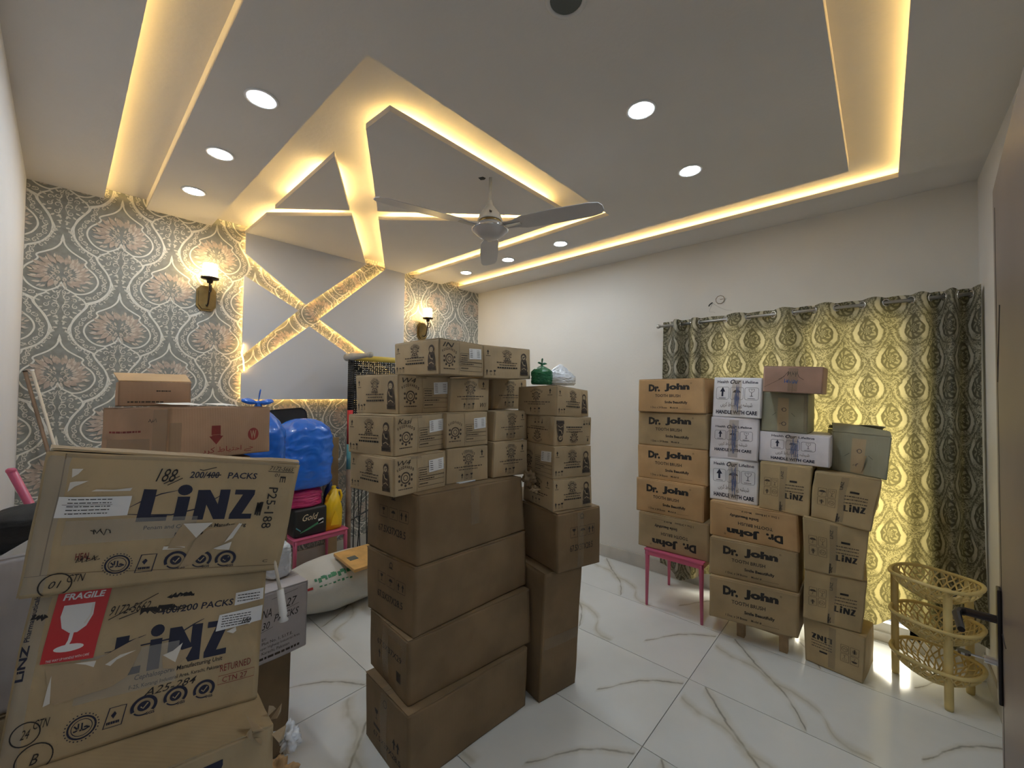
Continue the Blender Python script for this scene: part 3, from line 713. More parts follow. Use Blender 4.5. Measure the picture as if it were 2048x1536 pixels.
BOX={
'C1':[[940,1388,0],[1598,1339,0],[1627,1712,0],[969,1762,0],[943,1391,288],[1606,1336,285],[1630,1716,275],[967,1771,277]],
'C2':[[970,1432,288],[1645,1349,286],[1684,1724,275],[1009,1807,277],[969,1440,547],[1644,1357,555],[1682,1734,537],[1009,1815,529]],
'C3':[[992,1437,549],[1666,1403,554],[1680,1814,534],[1011,1843,529],[998,1439,832],[1669,1409,830],[1681,1821,815],[1007,1855,817]],
'C4':[[1012,1445,833],[1685,1423,830],[1683,1852,815],[1015,1869,818],[1016,1450,1130],[1674,1445,1112],[1685,1859,1110],[1022,1870,1115]],
'A3':[[928,1490,1128],[1214,1516,1122],[1186,1842,1116],[900,1817,1122],[925,1493,1288],[1212,1517,1289],[1185,1843,1286],[898,1819,1285]],
'A2':[[941,1519,1289],[1258,1574,1290],[1206,1874,1287],[888,1819,1286],[940,1521,1463],[1257,1576,1464],[1205,1876,1459],[888,1821,1458]],
'A1':[[997,1578,1464],[1320,1616,1465],[1283,1928,1459],[962,1889,1458],[995,1580,1643],[1318,1618,1642],[1282,1931,1640],[958,1895,1642]],
'A0':[[1133,1467,1644],[1433,1500,1643],[1399,1811,1641],[1100,1778,1643],[1132,1470,1808],[1432,1502,1806],[1400,1811,1803],[1099,1781,1799]],
'B3':[[1237,1545,1121],[1481,1508,1118],[1539,1905,1109],[1296,1940,1112],[1239,1544,1291],[1480,1510,1292],[1539,1905,1291],[1297,1940,1290]],
'B2':[[1239,1547,1292],[1503,1534,1293],[1520,1935,1292],[1257,1947,1291],[1239,1547,1464],[1502,1536,1463],[1521,1935,1463],[1257,1947,1465]],
'B1':[[1293,1596,1465],[1549,1577,1463],[1577,1976,1464],[1322,1993,1466],[1297,1591,1635],[1550,1575,1638],[1577,1975,1638],[1323,1993,1635]],
'B0':[[1480,1547,1638],[1802,1494,1642],[1865,1890,1642],[1544,1942,1638],[1478,1548,1814],[1798,1497,1814],[1864,1890,1815],[1543,1943,1812]],
'E3':[[1515,1509,1117],[1752,1470,1114],[1812,1866,1105],[1578,1902,1108],[1519,1505,1302],[1751,1471,1301],[1813,1866,1302],[1578,1902,1303]],
'E2':[[1544,1530,1303],[1804,1518,1302],[1817,1918,1303],[1560,1927,1304],[1550,1524,1463],[1803,1519,1463],[1818,1918,1464],[1561,1927,1465]],
'E1':[[1699,1704,1465],[1983,1674,1464],[2020,2073,1465],[1739,2100,1466],[1704,1699,1648],[1982,1676,1649],[2020,2073,1648],[1740,2099,1650]],
'U':[[1652,1296,0],[1901,1243,0],[1985,1590,0],[1730,1648,0],[1653,1265,653],[1907,1209,645],[1986,1559,652],[1732,1617,660]],
'V':[[1701,1222,651],[1995,1152,642],[2137,1735,655],[1842,1807,664],[1702,1226,952],[1996,1155,949],[2140,1736,947],[1845,1808,950]],
'D4':[[1711,1259,953],[1951,1177,951],[2046,1462,949],[1807,1544,951],[1711,1261,1118],[1949,1180,1114],[2047,1462,1113],[1808,1544,1117]],
'D3':[[1717,1264,1119],[1956,1185,1115],[2049,1471,1114],[1811,1549,1118],[1719,1264,1284],[1957,1186,1277],[2051,1470,1278],[1812,1549,1284]],
'D2':[[1740,1282,1284],[1984,1207,1278],[2074,1492,1278],[1829,1569,1285],[1743,1281,1442],[1988,1205,1431],[2077,1491,1429],[1832,1567,1440]],
'D1':[[1759,1279,1442],[2030,1249,1430],[2059,1550,1432],[1790,1578,1443],[1763,1279,1607],[2030,1254,1581],[2064,1550,1590],[1795,1578,1598]],
'J5':[[3000,890,417],[3320,890,417],[3287,1384,425],[2967,1384,425],[3000,890,676],[3320,890,676],[3290,1380,675],[2970,1380,675]],
'J4':[[3000,925,677],[3320,925,677],[3308,1409,676],[2988,1409,676],[3002,922,924],[3322,922,924],[3307,1409,926],[2987,1409,926]],
'J3':[[3029,910,925],[3349,910,925],[3329,1405,927],[3009,1405,927],[3031,907,1178],[3351,907,1178],[3327,1407,1176],[3007,1407,1176]],
'J2':[[3028,905,1179],[3348,905,1179],[3337,1407,1177],[3017,1407,1177],[3024,908,1431],[3344,908,1431],[3337,1406,1431],[3017,1406,1431]],
'J1':[[3011,914,1432],[3331,914,1432],[3311,1398,1432],[2991,1398,1432],[3005,920,1681],[3325,920,1681],[3314,1394,1677],[2994,1394,1677]],
'K3':[[2967,384,121],[3287,384,121],[3197,854,121],[2877,854,121],[2972,377,378],[3292,377,378],[3198,850,381],[2878,850,381]],
'K2':[[2997,386,379],[3317,386,379],[3233,864,382],[2913,864,382],[2997,385,618],[3317,385,618],[3236,859,621],[2916,859,621]],
'K1':[[2994,379,619],[3314,379,619],[3289,875,622],[2969,875,622],[2990,384,844],[3310,384,844],[3289,873,849],[2969,873,849]],
'W3':[[3044,607,847],[3364,607,847],[3343,890,850],[3023,890,850],[3049,600,1134],[3369,600,1134],[3343,889,1132],[3023,889,1132]],
'W2':[[3032,604,1135],[3352,604,1135],[3358,897,1133],[3038,897,1133],[3037,595,1412],[3357,595,1412],[3366,885,1413],[3046,885,1413]],
'W1':[[3019,583,1413],[3339,583,1413],[3383,884,1414],[3063,884,1414],[3025,572,1675],[3345,572,1675],[3389,872,1687],[3069,872,1687]],
'L0':[[2985,329,844],[3305,329,844],[3324,591,846],[3004,591,846],[2995,312,1142],[3315,312,1142],[3328,582,1142],[3008,582,1142]],
'Ww':[[3013,232,1143],[3333,232,1143],[3370,598,1143],[3050,598,1143],[3016,226,1325],[3336,226,1325],[3372,594,1333],[3052,594,1333]],
'G':[[3054,341,1329],[3374,341,1329],[3376,588,1334],[3056,588,1334],[3052,336,1576],[3372,336,1576],[3378,578,1590],[3058,578,1590]],
'P':[[2998,264,1572],[3248,264,1572],[3111,539,1589],[2861,539,1589],[3005,254,1733],[3255,254,1733],[3114,534,1742],[2864,534,1742]],
'L4':[[2962,92,0],[3266,54,0],[3293,326,0],[2996,355,0],[2994,77,240],[3289,53,214],[3311,329,225],[3010,362,252]],
'L3':[[3022,97,240],[3322,107,215],[3261,369,232],[2961,359,257],[3029,72,539],[3329,82,539],[3257,357,542],[2957,347,542]],
'L2':[[3007,89,541],[3307,99,541],[3258,361,543],[2958,351,543],[3016,61,824],[3316,71,824],[3240,363,854],[2940,353,854]],
'L1':[[2981,58,824],[3271,68,824],[3272,329,851],[2982,319,851],[2995,7,1110],[3285,17,1109],[3260,307,1121],[2970,297,1121]],
'GR':[[3009,-13,1110],[3289,32,1111],[3411,281,1120],[3131,236,1119],[3021,-34,1342],[3301,11,1342],[3414,270,1350],[3134,225,1350]],
'LA':[[-59,1370,1112],[437,1314,1039],[465,1614,1031],[-31,1670,1104],[-15,1346,1431],[482,1289,1347],[510,1589,1321],[13,1646,1405]],
'LB':[[-76,1342,766],[377,1281,716],[411,1642,716],[-42,1702,766],[-35,1408,1107],[418,1347,1040],[456,1703,1030],[3,1764,1097]],
'LC':[[-123,1170,430],[377,1156,420],[389,1555,420],[-111,1570,430],[-116,1170,768],[383,1155,713],[395,1555,716],[-104,1570,770]],
'W':[[285,2095,1272],[714,2306,1256],[545,2651,1242],[115,2440,1258],[288,2106,1497],[718,2317,1481],[548,2661,1467],[119,2450,1483]]}
# ================================================================== CARTONS
# BOX: eight corners in millimetres: near, right, back, left (bottom) then the same on top
BOX.update({
 'N': [[452,1888,440],[752,1900,440],[742,2130,440],[442,2118,440],[452,1888,725],[756,1900,722],[742,2130,722],[442,2118,725]],
 'M': [[320,1925,0],[692,1925,0],[692,2235,0],[320,2235,0],[320,1922,438],[697,1922,438],[697,2235,438],[320,2235,438]],
 'WS': [[158,2360,1493],[398,2352,1491],[402,2560,1483],[162,2568,1485],[158,2360,1596],[398,2352,1596],[402,2560,1592],[162,2568,1592]],
 'HB': [[160,2300,0],[640,2300,0],[640,2700,0],[160,2700,0],[160,2300,640],[640,2300,640],[640,2700,640],[160,2700,640]],
 'HC': [[165,2290,641],[630,2300,641],[625,2700,641],[160,2690,641],[165,2290,1240],[630,2300,1240],[625,2700,1236],[160,2690,1236]],
 'LD': [[-120,1180,0],[380,1170,0],[390,1560,0],[-110,1570,0],[-120,1180,418],[380,1170,418],[390,1560,418],[-110,1570,418]],
 'WC': [[-165,2010,560],[105,2010,560],[105,2380,560],[-165,2380,560],[-165,2010,1035],[105,2010,1035],[105,2380,1035],[-165,2380,1035]],
 'WD': [[-165,2000,0],[112,2000,0],[112,2390,0],[-165,2390,0],[-165,2000,558],[112,2000,558],[112,2390,558],[-165,2390,558]],
 'HD': [[700,2640,0],[925,2640,0],[925,2950,0],[700,2950,0],[700,2640,980],[925,2640,980],[925,2950,980],[700,2950,980]],
})
TL = sorted({0, .008, .03, *[i/9 for i in range(1, 9)], .97, .992, 1})
def tri(c, x, y, z):
    # c in order N,R,B,L bottom / top ; x toward R, y toward L
    b = (c[0]*(1-x)+c[1]*x)*(1-y)+(c[3]*(1-x)+c[2]*x)*y
    t = (c[4]*(1-x)+c[5]*x)*(1-y)+(c[7]*(1-x)+c[6]*x)*y
    return b*(1-z)+t*z
def disp(c, x, y, z, amp, cr):
    # soft bulge of the side panels, a little waviness, rounded edges
    p = tri(c, x, y, z); ctr = tri(c, .5, .5, .5)
    ax = (c[1]-c[0]).normalized(); ay = (c[3]-c[0]).normalized(); az = (c[4]-c[0]).normalized()
    def e(t): return 16*(t*(1-t))
    o = Vector((0, 0, 0))
    b = amp*(e(y)*z*(1-z)); o += ax*(b if x > .5 else -b)*abs(2*x-1)
    b = amp*(e(x)*z*(1-z)); o += ay*(b if y > .5 else -b)*abs(2*y-1)
    edges = sum(1 for t in (x, y, z) if t in (0, 1))
    if edges >= 2:
        k = .0035 if edges == 2 else .006; o += (ctr-p).normalized()*k*1.4
    if cr:
        n_ = noise.noise_vector(p*7); o += n_*cr
        n_ = noise.noise_vector(p*2.5+Vector((5, 3, 1))); o += n_*cr
    return p+o
def carton(key, mat, label, group, prints=(), amp=.004, cr=.0022, flaps=True, tapes=(), top_tape=True, open_flap=None, cat='box', name='carton'):
    c = [Vector(q)/1000 for q in BOX[key]]
    base = (c[0]+c[1]+c[2]+c[3])/4
    r = root(name, tuple(base), label, cat, group)
    h = (c[4]-c[0]).length
    cb = c[:4]+[q+(a-q).normalized()*(.0035 if flaps else 0) for q, a in zip(c[4:], c[:4])]
    bm = bmesh.new(); grid = {}
    def V(x, y, z):
        k = (x, y, z)
        if k not in grid: grid[k] = bm.verts.new(disp(cb, x, y, z, amp, cr))
        return grid[k]
    def face(f):
        for i in range(len(TL)-1):
            for j in range(len(TL)-1):
                a, a2, b, b2 = TL[i], TL[i+1], TL[j], TL[j+1]
                bm.faces.new((V(*f(a, b)), V(*f(a2, b)), V(*f(a2, b2)), V(*f(a, b2))))
    for f in (lambda a, b: (a, 0, b), lambda a, b: (1-a, 1, b), lambda a, b: (0, 1-a, b), lambda a, b: (1, a, b), lambda a, b: (a, b, 1), lambda a, b: (a, 1-b, 0)): face(f)
    body = attach(ob('body', bm, mat, smooth=True), r)
    if flaps:
        lx = (c[5]-c[4]).length > (c[7]-c[4]).length
        for s in (0, 1):
            y0, y1 = (0, .4975) if s == 0 else (.5025, 1); bm = bmesh.new(); vs_ = []
            for zz in (0, .0030):
                for i in range(5):
                    for j in range(3):
                        u = i/4; v = y0+(y1-y0)*j/2
                        p = disp(cb, *( (u, v, 1) if lx else (v, u, 1)), 0, 0)
                        q = (cb[4]*(1-(u if lx else v))+cb[5]*(u if lx else v))*(1-(v if lx else u))+(cb[7]*(1-(u if lx else v))+cb[6]*(u if lx else v))*(v if lx else u)
                        ctr = (cb[4]+cb[6])/2; q = q+(ctr-q).normalized()*.002
                        lift = .0016*sin(pi*u)*(1 if zz else 0)
                        vs_.append(bm.verts.new(q+Vector((0, 0, zz+lift+.0002))))
            def ix(k, i, j): return vs_[k*15+i*3+j]
            for i in range(4):
                for j in range(2):
                    bm.faces.new((ix(1, i, j), ix(1, i+1, j), ix(1, i+1, j+1), ix(1, i, j+1)))
                    bm.faces.new((ix(0, i, j), ix(0, i, j+1), ix(0, i+1, j+1), ix(0, i+1, j)))
                for j, d in ((0, 1), (2, -1)): bm.faces.new((ix(0, i, j), ix(0, i+1, j), ix(1, i+1, j), ix(1, i, j)))
            for i in (0, 4):
                for j in range(2): bm.faces.new((ix(0, i, j), ix(0, i, j+1), ix(1, i, j+1), ix(1, i, j)))
            attach(ob('top_flap', bm, mat), r)
        if top_tape:
            bm = bmesh.new(); N = 8
            for k in range(N):
                u0, u1 = k/N, (k+1)/N
                def P(u, v):
                    u_, v_ = (u, v) if lx else (v, u)
                    q = (cb[4]*(1-u_)+cb[5]*u_)*(1-v_)+(cb[7]*(1-u_)+cb[6]*u_)*v_
                    return bm.verts.new(q+Vector((0, 0, .0052)))
                wv = .03/((c[7]-c[4]).length if lx else (c[5]-c[4]).length)
                bm.faces.new((P(u0, .5-wv), P(u1, .5-wv), P(u1, .5+wv), P(u0, .5+wv)))
            bmesh.ops.remove_doubles(bm, verts=bm.verts, dist=1e-5)
            attach(ob('tape', bm, 'tape'), r)
    FACES = {'R': (lambda u, v: (u, 0, v), c[1]-c[0], c[5]-c[4]), 'L': (lambda u, v: (0, 1-u, v), c[3]-c[0], c[7]-c[4])}
    def mapper(fc):
        f, e0, e1 = FACES[fc]
        n = (FAX(c, fc))
        cache = {}
        def node(i, j):
            if (i, j) not in cache: cache[(i, j)] = disp(cb, *f(TL[i], TL[j]), amp, cr)
            return cache[(i, j)]
        def at(u, v, off):
            u = min(.999, max(.001, u)); v = min(.999, max(.001, v)); i = bisect.bisect_right(TL, u)-1; j = bisect.bisect_right(TL, v)-1
            a = (u-TL[i])/(TL[i+1]-TL[i]); b = (v-TL[j])/(TL[j+1]-TL[j])
            return (node(i, j)*(1-a)+node(i+1, j)*a)*(1-b)+(node(i, j+1)*(1-a)+node(i+1, j+1)*a)*b+n*off
        return at
    for fc, fn in prints:
        W = (FACES[fc][1].length+FACES[fc][2].length)/2; cv = Cv(W, h); fn(cv)
        mp = mapper(fc)
        for part, mats in cv.parts.items():
            part = part.split('#')[0]
            vs2 = []; fs = []; mi = []; ml = list(mats)
            for k, mname in enumerate(ml):
                for (vv, ff, layer) in mats[mname]:
                    b = len(vs2); vs2.extend([(x/W, y/h, layer) for x, y in vv]); fs.extend([tuple(b+q for q in f) for f in ff]); mi.extend([k]*len(ff))
            if not vs2: continue
            # cut the flat print along the facets of the panel it lies on
            me = bpy.data.meshes.new(part); me.from_pydata(vs2, [], fs); me.polygons.foreach_set('material_index', mi)
            bm = bmesh.new(); bm.from_mesh(me)
            for t in TL[1:-1]:
                for ax in ((1, 0, 0), (0, 1, 0)): bmesh.ops.bisect_plane(bm, geom=bm.verts[:]+bm.edges[:]+bm.faces[:], dist=1e-6, plane_co=(t, t, 0), plane_no=ax)
            for v_ in bm.verts: v_.co = mp(v_.co.x, v_.co.y, .0005+.000018*v_.co.z)
            bm.to_mesh(me); bm.free()
            o_ = link(part, me, ml, body)
            if part in ('print', 'pen_scribble', 'bare_patch'): o_['kind'] = 'stuff'
    for tp in tapes:
        fc, u0, u1, v0, v1 = tp[:5]; tm = tp[5] if len(tp) > 5 else 'tape'
        mp = mapper(fc); vs2 = []; fs = []; N = 12
        for i in range(N+1):
            for j in range(N+1):
                u = u0+(u1-u0)*i/N; v = v0+(v1-v0)*j/N
                vs2.append(mp(u+.004*noise.noise(Vector((v*9, i, 1))), v, .0016))
        for i in range(N):
            for j in range(N): a = i*(N+1)+j; fs.append((a, a+N+1, a+N+2, a+1))
        pyd('tape' if tm == 'tape' else 'plastic_wrap', vs2, fs, tm, parent=body, smooth=True)
    if open_flap:
        open_flap(c, r, mat)
    return r
def FAX(c, fc):
    e = (c[1]-c[0]) if fc == 'R' else (c[3]-c[0])
    n = e.cross(c[4]-c[0]).normalized(); ctr = sum(c, Vector())/8
    fcn = (c[0]+c[1]+c[4]+c[5])/4 if fc == 'R' else (c[0]+c[3]+c[4]+c[7])/4
    return n if n.dot(fcn-ctr) > 0 else -n

# ---- flat print on a carton face: coordinates u (left to right) and v (bottom to top), 0..1
TXT = {}
def glyphs(s, bold, shear):
    k = (s, bold, shear)
    if k not in TXT:
        cu = bpy.data.curves.new('t', 'FONT'); cu.body = s; cu.resolution_u = 2; cu.offset = bold; cu.shear = shear
        o = bpy.data.objects.new('t', cu); me = bpy.data.meshes.new_from_object(o)
        v = [(p.co.x, p.co.y) for p in me.vertices]; f = [tuple(p.vertices) for p in me.polygons]
        x0 = min(p[0] for p in v); x1 = max(p[0] for p in v); y0 = min(p[1] for p in v); y1 = max(p[1] for p in v)
        TXT[k] = ([((a-x0)/(x1-x0), (b-y0)/(y1-y0)) for a, b in v], f, (x1-x0)/(y1-y0))
        bpy.data.objects.remove(o); bpy.data.curves.remove(cu); bpy.data.meshes.remove(me)
    return TXT[k]
class Cv:
    def __init__(s, W, H): s.W, s.H = W, H; s.parts = {}; s.part = 'print'; s.layer = 0; s.fl = False
    def add(s, m, v, f):
        s.layer += 1
        if s.fl: v = [(s.W-x, s.H-y) for x, y in v]
        s.parts.setdefault(s.part, {}).setdefault(m, []).append((v, f, s.layer))
    def text(s, t, u0, u1, v0, v1, m='ink', bold=0, shear=0, rot=0):
        V, F, a = glyphs(t, bold, shear)
        if rot == 0: v = [((u0+(u1-u0)*x)*s.W, (v0+(v1-v0)*y)*s.H) for x, y in V]
        elif rot == 90: v = [((u1-(u1-u0)*y)*s.W, (v0+(v1-v0)*x)*s.H) for x, y in V]
        else: v = [((u0+(u1-u0)*y)*s.W, (v1-(v1-v0)*x)*s.H) for x, y in V]
        s.add(m, v, F)
    def slant(s, t, u, v, L, hh, ang, m='ink', bold=0, shear=0):
        V, F, a = glyphs(t, bold, shear); ca, sa = cos(rad(ang)), sin(rad(ang)); L *= s.W; hh *= s.H
        s.add(m, [(u*s.W+x*L*ca-y*hh*sa, v*s.H+x*L*sa+y*hh*ca) for x, y in V], F)
    def poly(s, P, m): s.add(m, [(u*s.W, v*s.H) for u, v in P], [tuple(range(len(P)))])
    def rect(s, u0, u1, v0, v1, m, n=5):
        v = [((u0+(u1-u0)*i/n)*s.W, (v0+(v1-v0)*j/n)*s.H) for i in range(n+1) for j in range(n+1)]
        s.add(m, v, [(i*(n+1)+j, (i+1)*(n+1)+j, (i+1)*(n+1)+j+1, i*(n+1)+j+1) for i in range(n) for j in range(n)])
    def quad(s, P, m, n=5):
        (a, b), (c, d), (e, f), (g_, h) = P; v = []
        for i in range(n+1):
            for j in range(n+1):
                x, y = i/n, j/n
                v.append((((a*(1-x)+c*x)*(1-y)+(g_*(1-x)+e*x)*y)*s.W, ((b*(1-x)+d*x)*(1-y)+(h*(1-x)+f*x)*y)*s.H))
        s.add(m, v, [(i*(n+1)+j, (i+1)*(n+1)+j, (i+1)*(n+1)+j+1, i*(n+1)+j+1) for i in range(n) for j in range(n)])
    def line(s, P, wd, m='ink', closed=False, taper=False):
        Q = [(u*s.W, v*s.H) for u, v in P]
        if closed: Q.append(Q[0])
        v = []; n = len(Q)
        for i, p in enumerate(Q):
            a, b = Q[max(i-1, 0)], Q[min(i+1, n-1)]
            if closed and i in (0, n-1): a, b = Q[-2], Q[1]
            dx, dy = b[0]-a[0], b[1]-a[1]; L = hypot(dx, dy) or 1; w_ = wd*(.3+.7*sin(pi*i/(n-1))) if taper else wd
            v += [(p[0]-dy/L*w_/2, p[1]+dx/L*w_/2), (p[0]+dy/L*w_/2, p[1]-dx/L*w_/2)]
        s.add(m, v, [(2*i, 2*i+1, 2*i+3, 2*i+2) for i in range(n-1)])
    def ell(s, u, v, r, m, n=20, ry=None):
        s.add(m, [(u*s.W+r*cos(2*pi*k/n), v*s.H+(ry or r)*sin(2*pi*k/n)) for k in range(n)], [tuple(range(n))])
    def ring(s, u, v, r, wd, m, a0=0, a1=2*pi, ry=None, n=24):
        P = [((u*s.W+r*cos(a0+(a1-a0)*k/n))/s.W, (v*s.H+(ry or r)*sin(a0+(a1-a0)*k/n))/s.H) for k in range(n+1)]; s.line(P, wd, m)
    def bars(s, u0, u1, v, hh, m='inksoft', seed=1):
        # a line of fine print too small to read: broken strokes
        rn = random.Random(seed*31+int(v*100)); u = u0; hh *= s.H
        while u < u1:
            L = rn.uniform(.010, .05)*(u1-u0)*3; e = min(u1, u+L)
            s.add(m, [(u*s.W, v*s.H-hh/2), (e*s.W, v*s.H-hh/2), (e*s.W, v*s.H+hh/2), (u*s.W, v*s.H+hh/2)], [(0, 1, 2, 3)])
            u = e+.012*(u1-u0)*2
    def scrib(s, u0, u1, v0, v1, wd, m, seed, n=26):
        rn = random.Random(seed); P = []
        for k in range(n):
            t = k/(n-1); P.append((u0+(u1-u0)*(t+rn.uniform(-.14, .14)), v0+(v1-v0)*(.5+.45*sin(k*2.1+seed)*rn.uniform(.4, 1))))
        s.line(P, wd, m)
    # icons
    def frame(s, u, v, w_, h_, m, wd=.0012, r=.15):
        k = r*w_*s.W; x0, x1, y0, y1 = (u-w_/2)*s.W, (u+w_/2)*s.W, (v-h_/2)*s.H, (v+h_/2)*s.H; P = []
        for cx, cy, a in ((x1-k, y1-k, 0), (x0+k, y1-k, 90), (x0+k, y0+k, 180), (x1-k, y0+k, 270)):
            P += [((cx+k*cos(rad(a+q)))/s.W, (cy+k*sin(rad(a+q)))/s.H) for q in (0, 30, 60, 90)]
        s.line(P, wd, m, closed=True)
    def arrow(s, u, v, h_, m, up=1):
        H = h_*s.H; w_ = H*.30; X, Y = u*s.W, v*s.H
        P = [(-.35, -.5), (.35, -.5), (.35, .05), (1, .05), (0, .6), (-1, .05), (-.35, .05)]
        s.add(m, [(X+a*w_, Y+b*H*up) for a, b in P], [tuple(range(7))])
    def umbrella(s, u, v, h_, m):
        H = h_*s.H; X, Y = u*s.W, v*s.H; r = H*.42
        P = [(X+r*cos(pi*k/10), Y+H*.02+r*.8*sin(pi*k/10)) for k in range(11)]+[(X-r*.66, Y+H*.08), (X-r*.33, Y), (X, Y+H*.08), (X+r*.33, Y), (X+r*.66, Y+H*.08)]
        s.add(m, P, [tuple(range(len(P)))])
        s.line([(u, v), (u, v-.36*h_), (u-.10*H/s.W, v-.42*h_), (u-.17*H/s.W, v-.34*h_)], H*.05, m)
    def glass(s, u, v, h_, m, solid=False):
        H = h_*s.H; X = lambda a: u+a*H/s.W; Y = lambda b: v+b*h_
        bowl = [(X(-.30), Y(.42)), (X(-.26), Y(.18)), (X(-.10), Y(.04)), (X(0), Y(.02)), (X(.10), Y(.04)), (X(.26), Y(.18)), (X(.30), Y(.42))]
        if solid: s.poly(bowl, m)
        else: s.line(bowl, H*.035, m); s.line([bowl[0], bowl[-1]], H*.03, m); s.line([(X(-.02), Y(.40)), (X(.05), Y(.26)), (X(-.03), Y(.18))], H*.03, m)
        s.line([(X(0), Y(.04)), (X(0), Y(-.40))], H*.06, m); s.poly([(X(-.2), Y(-.44)), (X(.2), Y(-.44)), (X(.12), Y(-.38)), (X(-.12), Y(-.38))], m)

def p_tooth(flip=False):
    def f(c):
        c.fl = flip
        c.text('Dr.', .165, .345, .63, .855, 'ink', .06); c.text('John', .415, .79, .63, .875, 'ink', .06)
        c.text('\u00ae', .80, .825, .85, .90, 'inksoft'); c.text('TOOTH BRUSH', .27, .655, .46, .55, 'ink', .018)
        c.text('Smile Beautifully', .42, .755, .25, .35, 'ink', .035)
        c.text('1 Doz. x 24 Boxes', .20, .455, .115, .175, 'ink', .012); c.text('Model #', .50, .615, .115, .175, 'ink', .012)
        c.line([(.62, .115), (.80, .115)], .0012, 'ink')
    return f
def p_ww(kind, hand='W4', flip=False):
    def arch(c, u, v, w_):
        n = 9
        for k, ch in enumerate('WOODWARDS'):
            t = (k-(n-1)/2)/n; c.slant(ch, u+t*w_-.012, v-.05*(2*t)**2*2-.01, w_/n*.8, .075, -t*36, 'inksoft', .03)
    def emblem(c, u, v, r):
        c.ring(u, v, r*.62, r*.16, 'inksoft'); c.ring(u, v, r*.30, r*.10, 'inksoft')
        for k in range(10):
            a = 2*pi*k/10+.3
            if .9 < a < 2.2: continue
            c.ell(u+cos(a)*r*.92/c.W, v+sin(a)*r*.92/c.H, r*.17, 'inksoft', 7)
        c.bars(u-r*1.0/c.W, u+r*1.0/c.W, v-r*1.30/c.H, .028, 'inksoft', 3)
    def icons(c, u0, v0, st=.072):
        c.arrow(u0, v0, .13, 'ink'); c.umbrella(u0+st, v0, .12, 'inksoft'); c.glass(u0+2*st, v0, .14, 'ink', True)
        for k in range(3): c.bars(u0-.02+k*st, u0+.02+k*st, v0-.09, .012, 'ink', k)
    def child(c, u, v, h_):
        X = lambda a: u+a*h_*c.H/c.W; Y = lambda b: v+b*h_; r = h_*c.H
        c.ell(X(0), Y(.33), r*.140, 'inksoft', 16, r*.150)
        c.poly([(X(-.12), Y(.20)), (X(-.06), Y(.26)), (X(.06), Y(.26)), (X(.13), Y(.18)), (X(.17), Y(0)), (X(.19), Y(-.18)), (X(.16), Y(-.30)), (X(-.16), Y(-.30)), (X(-.18), Y(-.12)), (X(-.16), Y(.08))], 'inksoft')
        c.poly([(X(-.20), Y(-.30)), (X(.20), Y(-.30)), (X(.21), Y(-.46)), (X(-.20), Y(-.46))], 'inksoft')
        c.ell(X(-.01), Y(.30), r*.092, 'k_mid', 14, r*.100); c.ell(X(-.045), Y(.32), r*.014, 'ink', 7); c.ell(X(.03), Y(.32), r*.014, 'ink', 7); c.line([(X(-.03), Y(.25)), (X(.02), Y(.25))], r*.012, 'ink')
        c.ell(X(.02), Y(.06), r*.055, 'ink', 9); c.line([(X(-.10), Y(.12)), (X(-.04), Y(-.02)), (X(.08), Y(-.06))], r*.035, 'k_mid')
        c.line([(X(-.12), Y(-.22)), (X(0), Y(-.16)), (X(.12), Y(-.24))], r*.03, 'k_mid'); c.bars(X(-.17), X(.17), Y(-.38), .03, 'ink', 8)
    def f(c):
        c.fl = flip
        if kind == 'P':
            c.arrow(.09, .80, .14, 'ink'); c.bars(.05, .14, .69, .018, 'ink', 2)
            arch(c, .48, .86, .20); emblem(c, .48, .74, .026)
            c.bars(.40, .56, .585, .022, 'inksoft', 4); c.bars(.26, .70, .505, .028, 'inksoft', 5); c.bars(.31, .66, .43, .028, 'inksoft', 6)
            c.bars(.27, .70, .345, .045, 'ink', 7); icons(c, .065, .20, .075); child(c, .845, .48, .78)
        elif kind == 'S':
            c.arrow(.84, .83, .16, 'ink'); c.bars(.78, .90, .70, .02, 'ink', 2)
            arch(c, .50, .88, .30); emblem(c, .50, .70, .030)
            c.bars(.18, .84, .46, .03, 'inksoft', 5); c.bars(.28, .72, .385, .028, 'inksoft', 6); icons(c, .36, .20, .11)
            if hand: c.text(hand, .76, .92, .12, .26, 'ink', 0, .3)
        else:
            arch(c, .20, .72, .30); emblem(c, .20, .46, .036)
            c.line([(.415, 0), (.415, 1)], .0014, 'k_dark')
            c.line([(.44, .66), (.96, .66)], .0016, 'inksoft'); c.line([(.44, .42), (.96, .42)], .0012, 'inksoft')
            c.line([(.44, .66), (.44, .14)], .0012, 'inksoft'); c.line([(.96, .66), (.96, .14)], .0012, 'inksoft')
            c.line([(.44, .40), (.96, .40)], .0016, 'inksoft'); c.line([(.44, .29), (.96, .29)], .0016, 'inksoft'); c.line([(.44, .14), (.96, .14)], .0016, 'inksoft')
            for k, v in enumerate((.60, .53, .47)): c.bars(.455, .60, v, .025, 'inksoft', k)
            c.bars(.455, .75, .345, .028, 'inksoft', 8); c.bars(.455, .62, .22, .028, 'inksoft', 9)
            if hand: c.text(hand, .06, .30, .80, .93, 'ink', 0, .3)
            c.part = 'label_sticker'; c.quad([(.64, .50), (.945, .53), (.945, .86), (.64, .83)], 'label')
            for k in range(5): c.bars(.66, .72, .79-.055*k, .018, 'ink', k); c.bars(.83, .90, .79-.05*k, .014, 'ink', k+4)
    return f
def icons3(c, u, v, st, h_, m='ink'):
    c.frame(u, v, st*.82, h_, m, .0016, .04); c.frame(u+st, v, st*.82, h_, m, .0016, .04); c.frame(u+2*st, v, st*.82, h_, m, .0016, .04)
    c.glass(u, v+.01, h_*.72, m, True); c.umbrella(u+st, v, h_*.8, m)
    for d in (-.2, .2): c.arrow(u+2*st+d*st, v, h_*.62, m)
